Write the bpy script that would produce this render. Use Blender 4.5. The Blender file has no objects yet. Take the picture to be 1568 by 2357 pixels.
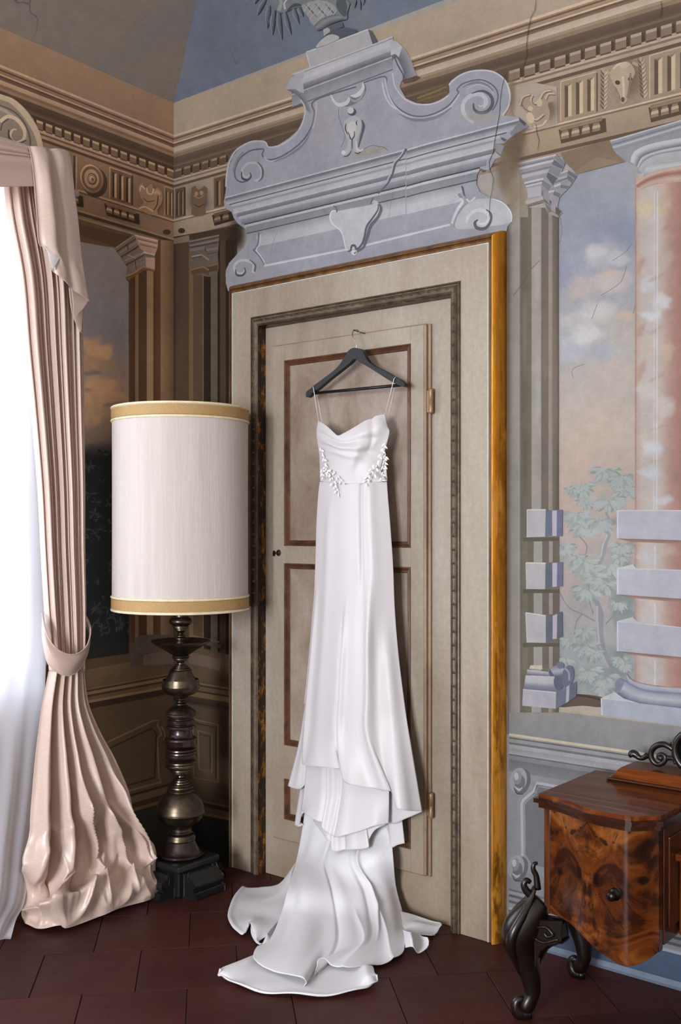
import bpy, bmesh, math, random
from mathutils import Vector, Matrix
from mathutils.geometry import tessellate_polygon
random.seed(7)
PI = math.pi
SC = bpy.context.scene

# ------------------------------------------------------------------ camera
FPX, EYE = 2390.0, 1.31
RX = Vector((0.776, 0.631, 0)).normalized()
FW = Vector((-RX.y, RX.x, 0))
ZZ = Vector((0, 0, 1))
CAM = -(RX * (-384 / FPX * 4.26) + FW * 4.26) + ZZ * EYE
cd = bpy.data.cameras.new('camera')
cam = bpy.data.objects.new('camera', cd)
SC.collection.objects.link(cam)
cam.location = CAM
cam.rotation_euler = (PI / 2, 0, math.atan2(-FW.x, FW.y))
cd.sensor_fit = 'AUTO'
cd.sensor_width = 36.0
cd.lens = FPX / 2357 * 36.0
cd.shift_y = 30.5 / 2357
cd.clip_start = 0.05
SC.camera = cam

# ------------------------------------------------------------------ world, lights, exposure
w = bpy.data.worlds.new('world'); SC.world = w; w.use_nodes = True
bg = w.node_tree.nodes['Background']
bg.inputs[0].default_value = (0.80, 0.90, 1.0, 1); bg.inputs[1].default_value = 2.4

def area(name, loc, rot, sx, sy, power, col):
    l = bpy.data.lights.new(name, 'AREA'); l.shape = 'RECTANGLE'; l.size = sx; l.size_y = sy
    l.energy = power; l.color = col
    o = bpy.data.objects.new(name, l); SC.collection.objects.link(o)
    o.location = loc; o.rotation_euler = rot
    return o
# daylight standing outside the two windows of the left wall and the one behind the camera
area('window_daylight', (-0.75, -1.62, 1.75), (0, -PI / 2 + 0.12, 0), 2.4, 1.7, 160, (0.86, 0.93, 1.0))
area('window_daylight', (-0.75, -4.55, 1.75), (0, -PI / 2 + 0.12, 0), 2.4, 1.5, 120, (0.86, 0.93, 1.0))
area('window_daylight', (2.6, -7.6, 1.75), (PI / 2 - 0.05, 0, 0), 2.2, 2.4, 830, (0.93, 0.96, 1.0))
SC.view_settings.view_transform = 'Standard'
SC.view_settings.look = 'None'
SC.view_settings.gamma = 1.0
SC.view_settings.use_curve_mapping = False
SC.view_settings.exposure = 0.12
SC.cycles.use_denoising = True
SC.cycles.max_bounces = 10
SC.cycles.diffuse_bounces = 6
SC.cycles.transparent_max_bounces = 40
SC.cycles.sample_clamp_indirect = 6.0
SC.cycles.caustics_reflective = False
SC.cycles.caustics_refractive = False

# ------------------------------------------------------------------ helpers
def ray(x, y): return FW + RX * ((x - 784) / FPX) + ZZ * ((1209 - y) / FPX)
def AY(x, y, c=0.0):
    d = ray(x, y); return CAM + d * ((c - CAM.y) / d.y)
def AX(x, y, c=0.0):
    d = ray(x, y); return CAM + d * ((c - CAM.x) / d.x)
def AZ(x, y, c=0.0):
    d = ray(x, y); return CAM + d * ((c - CAM.z) / d.z)
def AD(x, y, D): return CAM + ray(x, y) * D

def lin(c):
    c = c.lstrip('#')
    r = [int(c[i:i + 2], 16) / 255 for i in (0, 2, 4)]
    return [((v + 0.055) / 1.055) ** 2.4 if v > 0.04045 else v / 12.92 for v in r]
def L4(c, k=1.0): return tuple(min(v * k, 0.92) for v in lin(c)) + (1,)

def tag(o, label=None, cat=None, group=None, kind=None):
    if label: o['label'] = label
    if cat: o['category'] = cat
    if group: o['group'] = group
    if kind: o['kind'] = kind
    return o
def empty(name, loc):
    o = bpy.data.objects.new(name, None); SC.collection.objects.link(o); o.location = loc
    o.empty_display_size = 0.1
    return o
def world_of(o):
    m = Matrix.Translation(o.location)
    if o.parent: m = world_of(o.parent) @ o.matrix_parent_inverse @ m
    return m
def attach(o, parent):
    if parent is not None:
        o.parent = parent
        o.matrix_parent_inverse = world_of(parent).inverted()
    return o
def mesh(name, V, F, mat, parent=None, smooth=True, bevel=0, sub=0, solid=0, solid_off=0, angle=None):
    me = bpy.data.meshes.new(name)
    me.from_pydata([tuple(v) for v in V], [], F)
    if smooth:
        me.polygons.foreach_set('use_smooth', [True] * len(me.polygons))
        if angle:
            me.set_sharp_from_angle(angle=math.radians(angle))
    me.update()
    o = bpy.data.objects.new(name, me); SC.collection.objects.link(o)
    for m in (mat if isinstance(mat, list) else [mat]): me.materials.append(m)
    if solid:
        md = o.modifiers.new('solid', 'SOLIDIFY'); md.thickness = solid; md.offset = solid_off
    if bevel:
        md = o.modifiers.new('bevel', 'BEVEL'); md.width = bevel; md.segments = 3; md.limit_method = 'ANGLE'
    if sub:
        md = o.modifiers.new('sub', 'SUBSURF'); md.levels = sub; md.render_levels = sub
    return attach(o, parent)

class MB:
    def __init__(s): s.V = []; s.F = []
    def add(s, V, F):
        n = len(s.V); s.V += [Vector(v) for v in V]; s.F += [tuple(i + n for i in f) for f in F]; return s
    def box(s, x0, x1, y0, y1, z0, z1):
        V = [(x, y, z) for z in (z0, z1) for y in (y0, y1) for x in (x0, x1)]
        return s.add(V, [(0, 2, 3, 1), (4, 5, 7, 6), (0, 1, 5, 4), (2, 6, 7, 3), (0, 4, 6, 2), (1, 3, 7, 5)])
    def lathe(s, c, prof, n=48, caps=True):
        V = []; F = []
        for r, z in prof:
            for i in range(n):
                a = 2 * PI * i / n; V.append((c[0] + r * math.cos(a), c[1] + r * math.sin(a), c[2] + z))
        for j in range(len(prof) - 1):
            for i in range(n):
                k = (i + 1) % n
                F.append((j * n + i, j * n + k, (j + 1) * n + k, (j + 1) * n + i))
        if caps:
            F.append(tuple(range(n - 1, -1, -1))); m = (len(prof) - 1) * n; F.append(tuple(range(m, m + n)))
        return s.add(V, F)
    def tube(s, pts, rad, n=10, flat=1.0, up=None):
        pts = [Vector(p) for p in pts]; N = len(pts)
        if not hasattr(rad, '__len__'): rad = [rad] * N
        V = []; F = []
        prev = None
        for i, p in enumerate(pts):
            t = (pts[min(i + 1, N - 1)] - pts[max(i - 1, 0)]).normalized()
            if up is not None: a = (Vector(up) - t * t.dot(Vector(up))).normalized()
            elif prev is None:
                a = t.orthogonal().normalized()
            else: a = (prev - t * t.dot(prev)).normalized()
            prev = a; b = t.cross(a)
            for k in range(n):
                q = 2 * PI * k / n
                V.append(p + a * (rad[i] * math.cos(q)) + b * (rad[i] * flat * math.sin(q)))
        for i in range(N - 1):
            for k in range(n):
                m = (k + 1) % n
                F.append((i * n + k, i * n + m, (i + 1) * n + m, (i + 1) * n + k))
        F.append(tuple(range(n - 1, -1, -1))); F.append(tuple(range((N - 1) * n, N * n)))
        return s.add(V, F)
    def ball(s, c, r, n=12, sz=1.0):
        prof = [(r * math.sin(PI * i / n), -r * sz * math.cos(PI * i / n)) for i in range(1, n)]
        return s.lathe(c, prof, 2 * n)
    def grid(s, P):
        h = len(P); wd = len(P[0])
        return s.add([p for row in P for p in row],
                     [(j * wd + i, j * wd + i + 1, (j + 1) * wd + i + 1, (j + 1) * wd + i) for j in range(h - 1) for i in range(wd - 1)])
    def prism(s, pts, d):
        """pts: list of 3D points (planar outline); d: extrusion vector"""
        n = len(pts); d = Vector(d)
        V = [Vector(p) for p in pts] + [Vector(p) + d for p in pts]
        F = [(i, (i + 1) % n, n + (i + 1) % n, n + i) for i in range(n)]
        for t in tessellate_polygon([[Vector(p) for p in pts]]):
            F.append(tuple(t)); F.append(tuple(n + i for i in reversed(t)))
        return s.add(V, F)
    def build(s, name, mat, parent=None, **k): return mesh(name, s.V, s.F, mat, parent, **k)

def cr(P, n=8, closed=False):
    """Catmull-Rom through points of any dimension"""
    P = [tuple(p) for p in P]; N = len(P); out = []
    segs = N if closed else N - 1
    for i in range(segs):
        if closed: a, b, c, d = (P[(i + j) % N] for j in (-1, 0, 1, 2))
        else: a, b, c, d = P[max(i - 1, 0)], P[i], P[i + 1], P[min(i + 2, N - 1)]
        for k in range(n):
            t = k / n
            out.append(tuple(0.5 * (2 * q + (r - p) * t + (2 * p - 5 * q + 4 * r - u) * t * t + (3 * q - p - 3 * r + u) * t ** 3)
                             for p, q, r, u in zip(a, b, c, d)))
    if not closed: out.append(P[-1])
    return out
def resample(P, n):
    P = [Vector(p) for p in P]
    d = [0]
    for a, b in zip(P, P[1:]): d.append(d[-1] + (b - a).length)
    T = d[-1] or 1; out = []; j = 0
    for i in range(n):
        t = T * i / (n - 1)
        while j < len(P) - 2 and d[j + 1] < t: j += 1
        s = (t - d[j]) / ((d[j + 1] - d[j]) or 1)
        out.append(P[j].lerp(P[j + 1], min(max(s, 0), 1)))
    return out
def smooth_step(a, b, x):
    t = min(max((x - a) / (b - a), 0), 1); return t * t * (3 - 2 * t)

# ------------------------------------------------------------------ materials
MATS = {}
class N:
    def __init__(s, name):
        s.m = bpy.data.materials.new(name); s.m.use_nodes = True; s.t = s.m.node_tree; s.t.nodes.clear()
        s.out = s.t.nodes.new('ShaderNodeOutputMaterial')
    def n(s, typ, **k):
        q = s.t.nodes.new('ShaderNode' + typ)
        for a, v in k.items():
            if a.startswith('i_'):
                key = a[2:]; key = int(key) if key.isdigit() else key.replace('_', ' ')
                if isinstance(v, bpy.types.NodeSocket): s.t.links.new(v, q.inputs[key])
                else: q.inputs[key].default_value = v
            else: setattr(q, a, v)
        return q
    def link(s, a, b): s.t.links.new(a, b)
    def ramp(s, fac, stops, interp='LINEAR'):
        q = s.t.nodes.new('ShaderNodeValToRGB'); cr_ = q.color_ramp; cr_.interpolation = interp
        while len(cr_.elements) < len(stops): cr_.elements.new(0.5)
        for e, (p, c) in zip(cr_.elements, stops): e.position = p; e.color = c if len(c) == 4 else tuple(c) + (1,)
        s.link(fac, q.inputs[0]); return q.outputs[0]
    def coord(s, scale=(1, 1, 1), rot=(0, 0, 0), kind='Object'):
        c = s.n('TexCoord'); mp = s.n('Mapping'); s.link(c.outputs[kind], mp.inputs[0])
        mp.inputs['Scale'].default_value = scale; mp.inputs['Rotation'].default_value = rot
        return mp.outputs[0]
    def noise(s, vec, scale, detail=4, rough=0.55, dist=0.0):
        q = s.n('TexNoise', i_Vector=vec, i_Scale=scale, i_Detail=detail, i_Roughness=rough, i_Distortion=dist); return q.outputs['Fac']
    def mix(s, fac, a, b, mode='MIX'):
        q = s.t.nodes.new('ShaderNodeMix'); q.data_type = 'RGBA'; q.blend_type = mode
        for sock, v in ((0, fac), (6, a), (7, b)):
            if isinstance(v, bpy.types.NodeSocket): s.link(v, q.inputs[sock])
            else: q.inputs[sock].default_value = v
        return q.outputs[2]
    def math(s, op, a, b=0.0, clamp=False):
        q = s.t.nodes.new('ShaderNodeMath'); q.operation = op; q.use_clamp = clamp
        for i, v in enumerate((a, b)):
            if isinstance(v, bpy.types.NodeSocket): s.link(v, q.inputs[i])
            else: q.inputs[i].default_value = v
        return q.outputs[0]
    def bump(s, h, strength=0.3, dist=0.01):
        q = s.n('Bump', i_Height=h, i_Strength=strength, i_Distance=dist); return q.outputs[0]
    def pbr(s, col, rough=0.5, metal=0.0, normal=None, **k):
        q = s.n('BsdfPrincipled')
        for key, v in dict({'Base Color': col, 'Roughness': rough, 'Metallic': metal}, **k).items():
            if isinstance(v, bpy.types.NodeSocket): s.link(v, q.inputs[key])
            else: q.inputs[key].default_value = v
        if normal is not None: s.link(normal, q.inputs['Normal'])
        s.last = q
        s.link(q.outputs[0], s.out.inputs[0]); return s.m

def simple(name, col, rough=0.5, metal=0.0, nscale=30, var=0.12, bump=0.1, k=1.0, stretch=(1, 1, 1), **kw):
    s = N(name); v = s.coord(stretch)
    f = s.noise(v, nscale, 5)
    c = L4(col, k)
    d = tuple(x * (1 - var) for x in c[:3]) + (1,); u = tuple(min(x * (1 + var), .95) for x in c[:3]) + (1,)
    return s.pbr(s.ramp(f, [(0.3, d), (0.7, u)]), rough, metal, s.bump(s.noise(v, nscale * 4, 4), bump, 0.002), **kw)

def fresco_mat(name, alpha=False):
    s = N(name); v = s.coord()
    a = s.n('VertexColor', layer_name='Col')
    big = s.ramp(s.noise(v, 3.0, 6, 0.6), [(0.3, (.86, .86, .87)), (0.7, (1.08, 1.07, 1.05))])
    c = s.mix(1.0, a.outputs[0], big, 'MULTIPLY')
    mid = s.ramp(s.noise(v, 26, 6, 0.65), [(0.3, (.90, .90, .90)), (0.7, (1.06, 1.06, 1.06))])
    c = s.mix(1.0, c, mid, 'MULTIPLY')
    fine = s.ramp(s.noise(v, 260, 3, 0.7), [(0.3, (.93, .93, .93)), (0.7, (1.06, 1.06, 1.06))])
    c = s.mix(1.0, c, fine, 'MULTIPLY')
    m = s.pbr(c, 0.85, 0.0, s.bump(s.noise(v, 40, 8, 0.7), 0.25, 0.003), **{'Specular IOR Level': 0.15})
    if alpha:
        tr = s.n('BsdfTransparent'); mx = s.n('MixShader')
        s.link(a.outputs['Alpha'], mx.inputs[0]); s.link(tr.outputs[0], mx.inputs[1]); s.link(s.last.outputs[0], mx.inputs[2])
        s.link(mx.outputs[0], s.out.inputs[0])
    return m
M_FR = fresco_mat('fresco_paint'); M_FRA = fresco_mat('fresco_glaze', True)

def plaster(name, stops, sc=1.4, cracks=True):
    s = N(name); v = s.coord()
    c = s.ramp(s.noise(v, sc, 6, 0.6, 0.6), stops)
    c = s.mix(1.0, c, s.ramp(s.noise(v, 24, 6, 0.65), [(0.3, (.9, .9, .9)), (0.7, (1.06, 1.06, 1.06))]), 'MULTIPLY')
    if cracks:
        nz = s.n('TexNoise', i_Vector=v, i_Scale=3.0, i_Detail=6.0)
        vv = s.n('VectorMath', operation='MULTIPLY_ADD'); s.link(nz.outputs['Color'], vv.inputs[0]); vv.inputs[1].default_value = (.35, .35, .35); s.link(v, vv.inputs[2])
        vo = s.n('TexVoronoi', feature='DISTANCE_TO_EDGE', i_Vector=vv.outputs[0], i_Scale=1.7)
        ln = s.ramp(vo.outputs['Distance'], [(0.0, (1, 1, 1)), (0.007, (0, 0, 0))])
        msk = s.ramp(s.noise(v, 2.3, 2), [(0.48, (0, 0, 0)), (0.6, (.6, .6, .6))])
        c = s.mix(s.math('MULTIPLY', ln, msk), c, (.05, .045, .04, 1))
    return s.pbr(c, 0.85, 0, s.bump(s.noise(v, 40, 8, 0.7), 0.25, 0.003), **{'Specular IOR Level': 0.15})

# ================================================================== SETTING
ZT = 3.043
XR, YB = 5.0, -6.9
M_WALLR = plaster('plaster_grey', [(0.3, L4('#a59f9a', .6)), (0.7, L4('#b9b2aa', .6))], cracks=False)
M_WALLL = plaster('plaster_tan', [(0.3, L4('#a08468')), (0.7, L4('#b39878'))], cracks=False)
M_COVER = plaster('vault_blue', [(0.30, L4('#868e9b', .44)), (0.5, L4('#8b95a8', .46)), (0.72, L4('#a39c98', .44))])
M_COVEL = plaster('vault_taupe', [(0.30, L4('#8f8f98', .78)), (0.5, L4('#9c9187', .78)), (0.72, L4('#a9927a', .78))])
M_CEIL = plaster('vault_plaster', [(0.3, L4('#c9c2b8')), (0.7, L4('#d8cfc2'))], cracks=False)

def wallbox(name, boxes, mat):
    b = MB()
    for q in boxes: b.box(*q)
    return tag(b.build(name, mat, smooth=False), kind='structure')
wall_right = wallbox('wall_right', [(-0.3, XR + .3, 0, 0.3, 0, ZT)], M_WALLR)
# left wall with two tall windows
WY = [(-0.78, -2.25), (-3.7, -5.2)]; WZ = (0.78, 2.60)
wl = []
ys = [0.0, WY[0][0], WY[0][1], WY[1][0], WY[1][1], YB]
for i in range(5):
    a, c = ys[i + 1], ys[i]
    if i in (1, 3): wl += [(-0.3, 0, a, c, 0, WZ[0]), (-0.3, 0, a, c, WZ[1], ZT)]
    else: wl.append((-0.3, 0, a, c, 0, ZT))
wall_left = wallbox('wall_left', wl, M_WALLL)
wall_far = wallbox('wall_far', [(XR, XR + .3, YB, 0, 0, ZT)], M_CEIL)
wall_near = wallbox('wall_near', [(-.3, 1.6, YB - .3, YB, 0, ZT), (3.6, XR + .3, YB - .3, YB, 0, ZT), (1.6, 3.6, YB - .3, YB, 0, .5), (1.6, 3.6, YB - .3, YB, 2.7, ZT)], M_CEIL)

def ceiling():
    zc = 3.8; dx, dy = 0.841, 0.42
    o = [(0, 0, ZT), (XR, 0, ZT), (XR, YB, ZT), (0, YB, ZT)]
    i_ = [(dx, -dy, zc), (XR - dy, -dy, zc), (XR - dy, YB + dy, zc), (dx, YB + dy, zc)]
    me = bpy.data.meshes.new('ceiling')
    me.from_pydata(o + i_, [], [(0, 1, 5, 4), (1, 2, 6, 5), (2, 3, 7, 6), (3, 0, 4, 7), (4, 5, 6, 7)])
    for m in (M_COVER, M_COVEL, M_CEIL): me.materials.append(m)
    for p, k in zip(me.polygons, (0, 2, 2, 1, 2)): p.material_index = k
    ob = bpy.data.objects.new('ceiling', me); SC.collection.objects.link(ob)
    md = ob.modifiers.new('solid', 'SOLIDIFY'); md.thickness = 0.1; md.offset = -1
    return tag(ob, kind='structure')
ceiling()

# windows: frame with glazing bars and panes
M_WWOOD = simple('window_wood', '#cfc6b8', 0.45)
g = N('window_glass')
gt = g.n('BsdfTransparent'); gg = g.n('BsdfGlossy', i_Roughness=0.02); gm = g.n('MixShader', i_0=0.06)
g.link(gt.outputs[0], gm.inputs[1]); g.link(gg.outputs[0], gm.inputs[2]); g.link(gm.outputs[0], g.out.inputs[0]); M_GLASS = g.m
def window(nm, a0, a1, z0, z1, ax):
    """casement in the wall; ax 'x' = in the left wall (spans y), 'y' = in the near wall (spans x)"""
    r = empty(nm, (-0.24, (a0 + a1) / 2, z0) if ax == 'x' else ((a0 + a1) / 2, YB - .24, z0)); tag(r, kind='structure')
    lo, hi = min(a0, a1), max(a0, a1)
    def bx(b, p, q, r0, r1, t=0.05, off=0.0):
        if ax == 'x': b.box(-0.24 - off - t, -0.24 - off, p, q, r0, r1)
        else: b.box(p, q, YB - .24 - off - t, YB - .24 - off, r0, r1)
    b = MB()
    bx(b, lo, lo + .06, z0, z1); bx(b, hi - .06, hi, z0, z1); bx(b, lo + .06, hi - .06, z0, z0 + .06); bx(b, lo + .06, hi - .06, z1 - .06, z1)
    m = (lo + hi) / 2; bx(b, m - .05, m + .05, z0 + .06, z1 - .06)
    b.build('window_frame', M_WWOOD, r, smooth=False)
    for s0, s1 in ((lo + .06, m - .05), (m + .05, hi - .06)):
        n = 4
        for k in range(n):
            za = z0 + .06 + (z1 - z0 - .12) * k / n; zb = z0 + .06 + (z1 - z0 - .12) * (k + 1) / n
            p = MB(); bx(p, s0, s1, za + .012, zb - .012, 0.005, 0.02); p.build('pane', M_GLASS, r, smooth=False)
            if k:
                q = MB(); bx(q, s0, s1, za - .012, za + .012, 0.03, 0.01); q.build('glazing_bar', M_WWOOD, r, smooth=False)
window('window_1', WY[0][0], WY[0][1], *WZ, 'x')
window('window_2', WY[1][0], WY[1][1], *WZ, 'x')
window('window_3', 1.6, 3.6, .5, 2.7, 'y')

# floor: diagonal terracotta tiles
M_JOINT = simple('floor_joint', '#2e1a17', 0.9)
M_TILES = []
for i, c in enumerate(['#4c2a26', '#512d28', '#492824', '#4e2b28']):
    s = N('terracotta_%s' % 'abcd'[i]); v = s.coord()
    f = s.noise(v, 2.2, 6, 0.65, 0.4)
    a = L4(c, .50); a = (a[0] * 1.25, a[1] * .92, a[2] * .86, 1)
    dk = tuple(x * .72 for x in a[:3]) + (1,); lt = tuple(x * 1.22 for x in a[:3]) + (1,)
    col = s.ramp(f, [(0.3, dk), (0.5, a), (0.72, lt)])
    col = s.mix(1.0, col, s.ramp(s.noise(v, 90, 4, 0.7), [(0.3, (.82, .8, .8)), (0.7, (1.12, 1.12, 1.14))]), 'MULTIPLY')
    sp = s.ramp(s.noise(v, 55, 2, 0.5), [(0.735, (0, 0, 0)), (0.76, (.5, .5, .5))])
    col = s.mix(sp, col, (.35, .3, .3, 1))
    rg = s.ramp(s.noise(v, 7, 5), [(0.3, (.42, .42, .42)), (0.7, (.62, .62, .62))])
    M_TILES.append(s.pbr(col, rg, 0, s.bump(s.noise(v, 14, 8, 0.7), 0.35, 0.004), **{'Specular IOR Level': .22}))
fb = MB(); fb.box(-.3, XR + .3, YB - .3, 0.3, -.2, -0.012)
floor = tag(fb.build('floor', M_JOINT, smooth=False), kind='structure')
T = 0.29
tmes = []
for i in range(4):
    g2 = 0.0010; h = T / 2 - g2
    me = bpy.data.meshes.new('tile'); e = .0012
    V = [(-h, -h, -.012), (h, -h, -.012), (h, h, -.012), (-h, h, -.012), (-h, -h, -e), (h, -h, -e), (h, h, -e), (-h, h, -e),
         (-h + e, -h + e, 0), (h - e, -h + e, 0), (h - e, h - e, 0), (-h + e, h - e, 0)]
    F = [(8, 9, 10, 11)] + [(a, (a + 1) % 4, 4 + (a + 1) % 4, 4 + a) for a in range(4)] + [(4 + a, 4 + (a + 1) % 4, 8 + (a + 1) % 4, 8 + a) for a in range(4)]
    me.from_pydata(V, [], F); me.materials.append(M_TILES[i]); tmes.append(me)
ang = math.radians(45 + 1.4)
ca, sa = math.cos(ang), math.sin(ang)
rest = MB()
for i in range(-30, 31):
    for j in range(-30, 31):
        a = i * T + (j % 2) * T / 2 + 0.05; b_ = j * T
        x = 1.2 + a * ca - b_ * sa; y = -.9 + a * sa + b_ * ca
        if not (-.2 < x < XR + .2 and YB - .2 < y < 0.2): continue
        if x < .2 or y > -.2 or x > XR - .2 or y < YB + .2:
            edge = True
        else: edge = False
        q = Vector((x, y, 0)) - CAM; D = q.dot(FW); X = q.dot(RX)
        k = random.randrange(4); dz = random.uniform(-.0012, .0)
        if D > 1.9 and abs(X / D) < .40:
            if edge:
                # clip against the walls
                h = T / 2 - .0010
                P = [(x + u * ca - v_ * sa, y + u * sa + v_ * ca) for u, v_ in ((-h, -h), (h, -h), (h, h), (-h, h))]
                def clip(P, f):
                    out = []
                    for p, q_ in zip(P, P[1:] + P[:1]):
                        fp, fq = f(p), f(q_)
                        if fp >= 0: out.append(p)
                        if (fp >= 0) != (fq >= 0):
                            t = fp / (fp - fq); out.append((p[0] + (q_[0] - p[0]) * t, p[1] + (q_[1] - p[1]) * t))
                    return out
                for f in (lambda p: p[0], lambda p: -p[1], lambda p: XR - p[0]):
                    if P: P = clip(P, f)
                if len(P) < 3: continue
                pr = MB(); n = len(P)
                pr.add([(p[0], p[1], -.012) for p in P] + [(p[0], p[1], dz) for p in P],
                       [tuple(range(n, 2 * n))] + [(c, (c + 1) % n, n + (c + 1) % n, n + c) for c in range(n)])
                pr.build('tile', M_TILES[k], floor, smooth=False)
            else:
                o = bpy.data.objects.new('tile', tmes[k]); SC.collection.objects.link(o)
                o.location = (x, y, dz); o.rotation_euler = (0, 0, ang + random.choice((0, 1, 2, 3)) * PI / 2); attach(o, floor)
        elif not edge:
            h = T / 2 - .0010
            P = [(x + u * ca - v_ * sa, y + u * sa + v_ * ca) for u, v_ in ((-h, -h), (h, -h), (h, h), (-h, h))]
            rest.add([(p[0], p[1], -.012) for p in P] + [(p[0], p[1], dz) for p in P], [(4, 5, 6, 7)] + [(c, (c + 1) % 4, 4 + (c + 1) % 4, 4 + c) for c in range(4)])
tag(rest.build('distant_tiles', M_TILES[0], floor, smooth=False), kind='stuff')

# ================================================================== FRESCO (flat paint on the plaster)
class Paint:
    """flat painted shapes laid on a wall; every stroke a hair above the one before"""
    def __init__(s, name, wall, side, k=1.0, base=.0005):
        s.name, s.wall, s.side, s.k = name, wall, side, k
        s.tint = (1.0, 1.0, .98) if side == 'R' else (1.0, 1.0, 1.0)
        s.step = 1; s.V = []; s.F = []; s.C = []; s.M = []; s.lay = base
    def pt(s, x, y, h):
        if s.side == 'R':
            p = AY(x, y, -h)
            if p.z > ZT:
                n = Vector((0, -.27, -.15)).normalized(); o = Vector((0, 0, ZT)) + n * h
                d = ray(x, y); p = CAM + d * (n.dot(o - CAM) / n.dot(d))
            return p
        p = AX(x, y, h)
        if p.z > ZT:
            n = Vector((.27, 0, -.3)).normalized(); o = Vector((0, 0, ZT)) + n * h
            d = ray(x, y); p = CAM + d * (n.dot(o - CAM) / n.dot(d))
        return p
    def col(s, c, a=1.0):
        if isinstance(c, str):
            r = lin(c); return tuple(min(v * s.k * q, .9) for v, q in zip(r, s.tint)) + (a,)
        return tuple(c)
    def up(s): s.lay += 0.000006 * s.step
    def poly(s, P, c, a=1.0, sm=0):
        if sm: P = cr(P, sm, True)
        h = s.lay; s.up(); n = len(s.V)
        s.V += [s.pt(x, y, h) for x, y in P]; s.C += [s.col(c, a)] * len(P)
        flat = [Vector((x, y, 0)) for x, y in P]
        for t in tessellate_polygon([flat]): s.F.append(tuple(n + i for i in t)); s.M.append(0 if a >= 1 else 1)
    def loft(s, A, B, prof, n=12, sm=0, a=1.0):
        """bands running from polyline A to polyline B; prof = [(t, colour[, alpha])]"""
        if sm: A = cr(A, sm); B = cr(B, sm)
        A = resample([(x, y, 0) for x, y in A], n); B = resample([(x, y, 0) for x, y in B], n)
        h = s.lay; s.up(); base = len(s.V); m = len(prof)
        for q in prof:
            t = q[0]; al = q[2] if len(q) > 2 else a
            for p, r in zip(A, B):
                u = p.lerp(r, t); s.V.append(s.pt(u.x, u.y, h)); s.C.append(s.col(q[1], al))
        tr = a < 1 or any(len(q) > 2 for q in prof)
        for j in range(m - 1):
            if prof[j][0] == prof[j + 1][0]: continue
            for i in range(n - 1):
                s.F.append((base + j * n + i, base + j * n + i + 1, base + (j + 1) * n + i + 1, base + (j + 1) * n + i)); s.M.append(1 if tr else 0)
    def stroke(s, P, w, c, a=1.0, sm=6, soft=False, taper=None):
        if sm: P = cr(P, sm)
        N_ = len(P); h = s.lay; s.up(); base = len(s.V)
        offs = [(-1, 0), (-.45, 1), (.45, 1), (1, 0)] if soft else [(-1, 1), (1, 1)]
        for i, (x, y) in enumerate(P):
            x0, y0 = P[max(i - 1, 0)]; x1, y1 = P[min(i + 1, N_ - 1)]
            L = math.hypot(x1 - x0, y1 - y0) or 1; nx, ny = -(y1 - y0) / L, (x1 - x0) / L
            t = i / max(N_ - 1, 1)
            if hasattr(w, '__len__'):
                q = t * (len(w) - 1); j = min(int(q), len(w) - 2); ww = w[j] + (w[j + 1] - w[j]) * (q - j)
            else: ww = w
            if isinstance(c, (list, tuple)) and isinstance(c[0], str):
                q = t * (len(c) - 1); j = min(int(q), len(c) - 2); ca_, cb_ = s.col(c[j]), s.col(c[j + 1]); cc = tuple(u + (v - u) * (q - j) for u, v in zip(ca_, cb_))
            else: cc = s.col(c)
            for o, al in offs:
                s.V.append(s.pt(x + nx * o * ww / 2, y + ny * o * ww / 2, h)); gq = (2 - a * al) if (soft or a < 1) else 1; s.C.append(tuple(z_ * gq for z_ in cc[:3]) + (a * al,))
        m = len(offs)
        for i in range(N_ - 1):
            for j in range(m - 1):
                s.F.append((base + i * m + j, base + i * m + j + 1, base + (i + 1) * m + j + 1, base + (i + 1) * m + j)); s.M.append(0 if (a >= 1 and not soft) else 1)
    def blob(s, cx, cy, rx, ry, c, a=.7, rot=0, core=.4, n=20, jag=0):
        h = s.lay; s.up(); base = len(s.V)
        cq = s.col(c, a); s.V.append(s.pt(cx, cy, h)); s.C.append(tuple(z_ * (2 - a) for z_ in cq[:3]) + (a,))
        js = [1 + random.uniform(-jag, jag) for _ in range(n)]
        js = [(js[i - 1] + js[i] * 2 + js[(i + 1) % n]) / 4 for i in range(n)]
        RR_ = ((.2, .96), (.4, .80), (.6, .5), (.8, .2), (1.15, 0))
        for r, al in RR_:
            for i in range(n):
                q = 2 * PI * i / n; u, v = rx * r * js[i] * math.cos(q), ry * r * js[i] * math.sin(q)
                s.V.append(s.pt(cx + u * math.cos(rot) - v * math.sin(rot), cy + u * math.sin(rot) + v * math.cos(rot), h)); cq = s.col(c, a * al); s.C.append(tuple(min(z_ * (2 - a * al), 1.4) for z_ in cq[:3]) + (a * al,))
        for i in range(n):
            k = (i + 1) % n
            s.F.append((base, base + 1 + i, base + 1 + k)); s.M.append(1)
            for m in range(len(RR_) - 1):
                o = base + 1 + m * n
                s.F.append((o + i, o + n + i, o + n + k, o + k)); s.M.append(1)
    def field(s, x0, x1, top, bot, stops, blobs=(), st=4.0, xcol=None, warp=.35, grain=.03, seed=0.0):
        """opaque painted gradient with soft clouds mixed into it, one vertex every few centimetres"""
        nx = max(int((x1 - x0) / st), 2); ft = top if callable(top) else (lambda x: top); fb_ = bot if callable(bot) else (lambda x: bot)
        ny = max(int((fb_(x0) - ft(x0)) / st), 2); h = s.lay; s.up(); base = len(s.V)
        sc = [(y, lin(c)) for y, c in stops]; bl = [(b_, lin(b_[4])) for b_ in blobs]; xc = [(x, lin(c)) for x, c in xcol] if xcol else None
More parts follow.
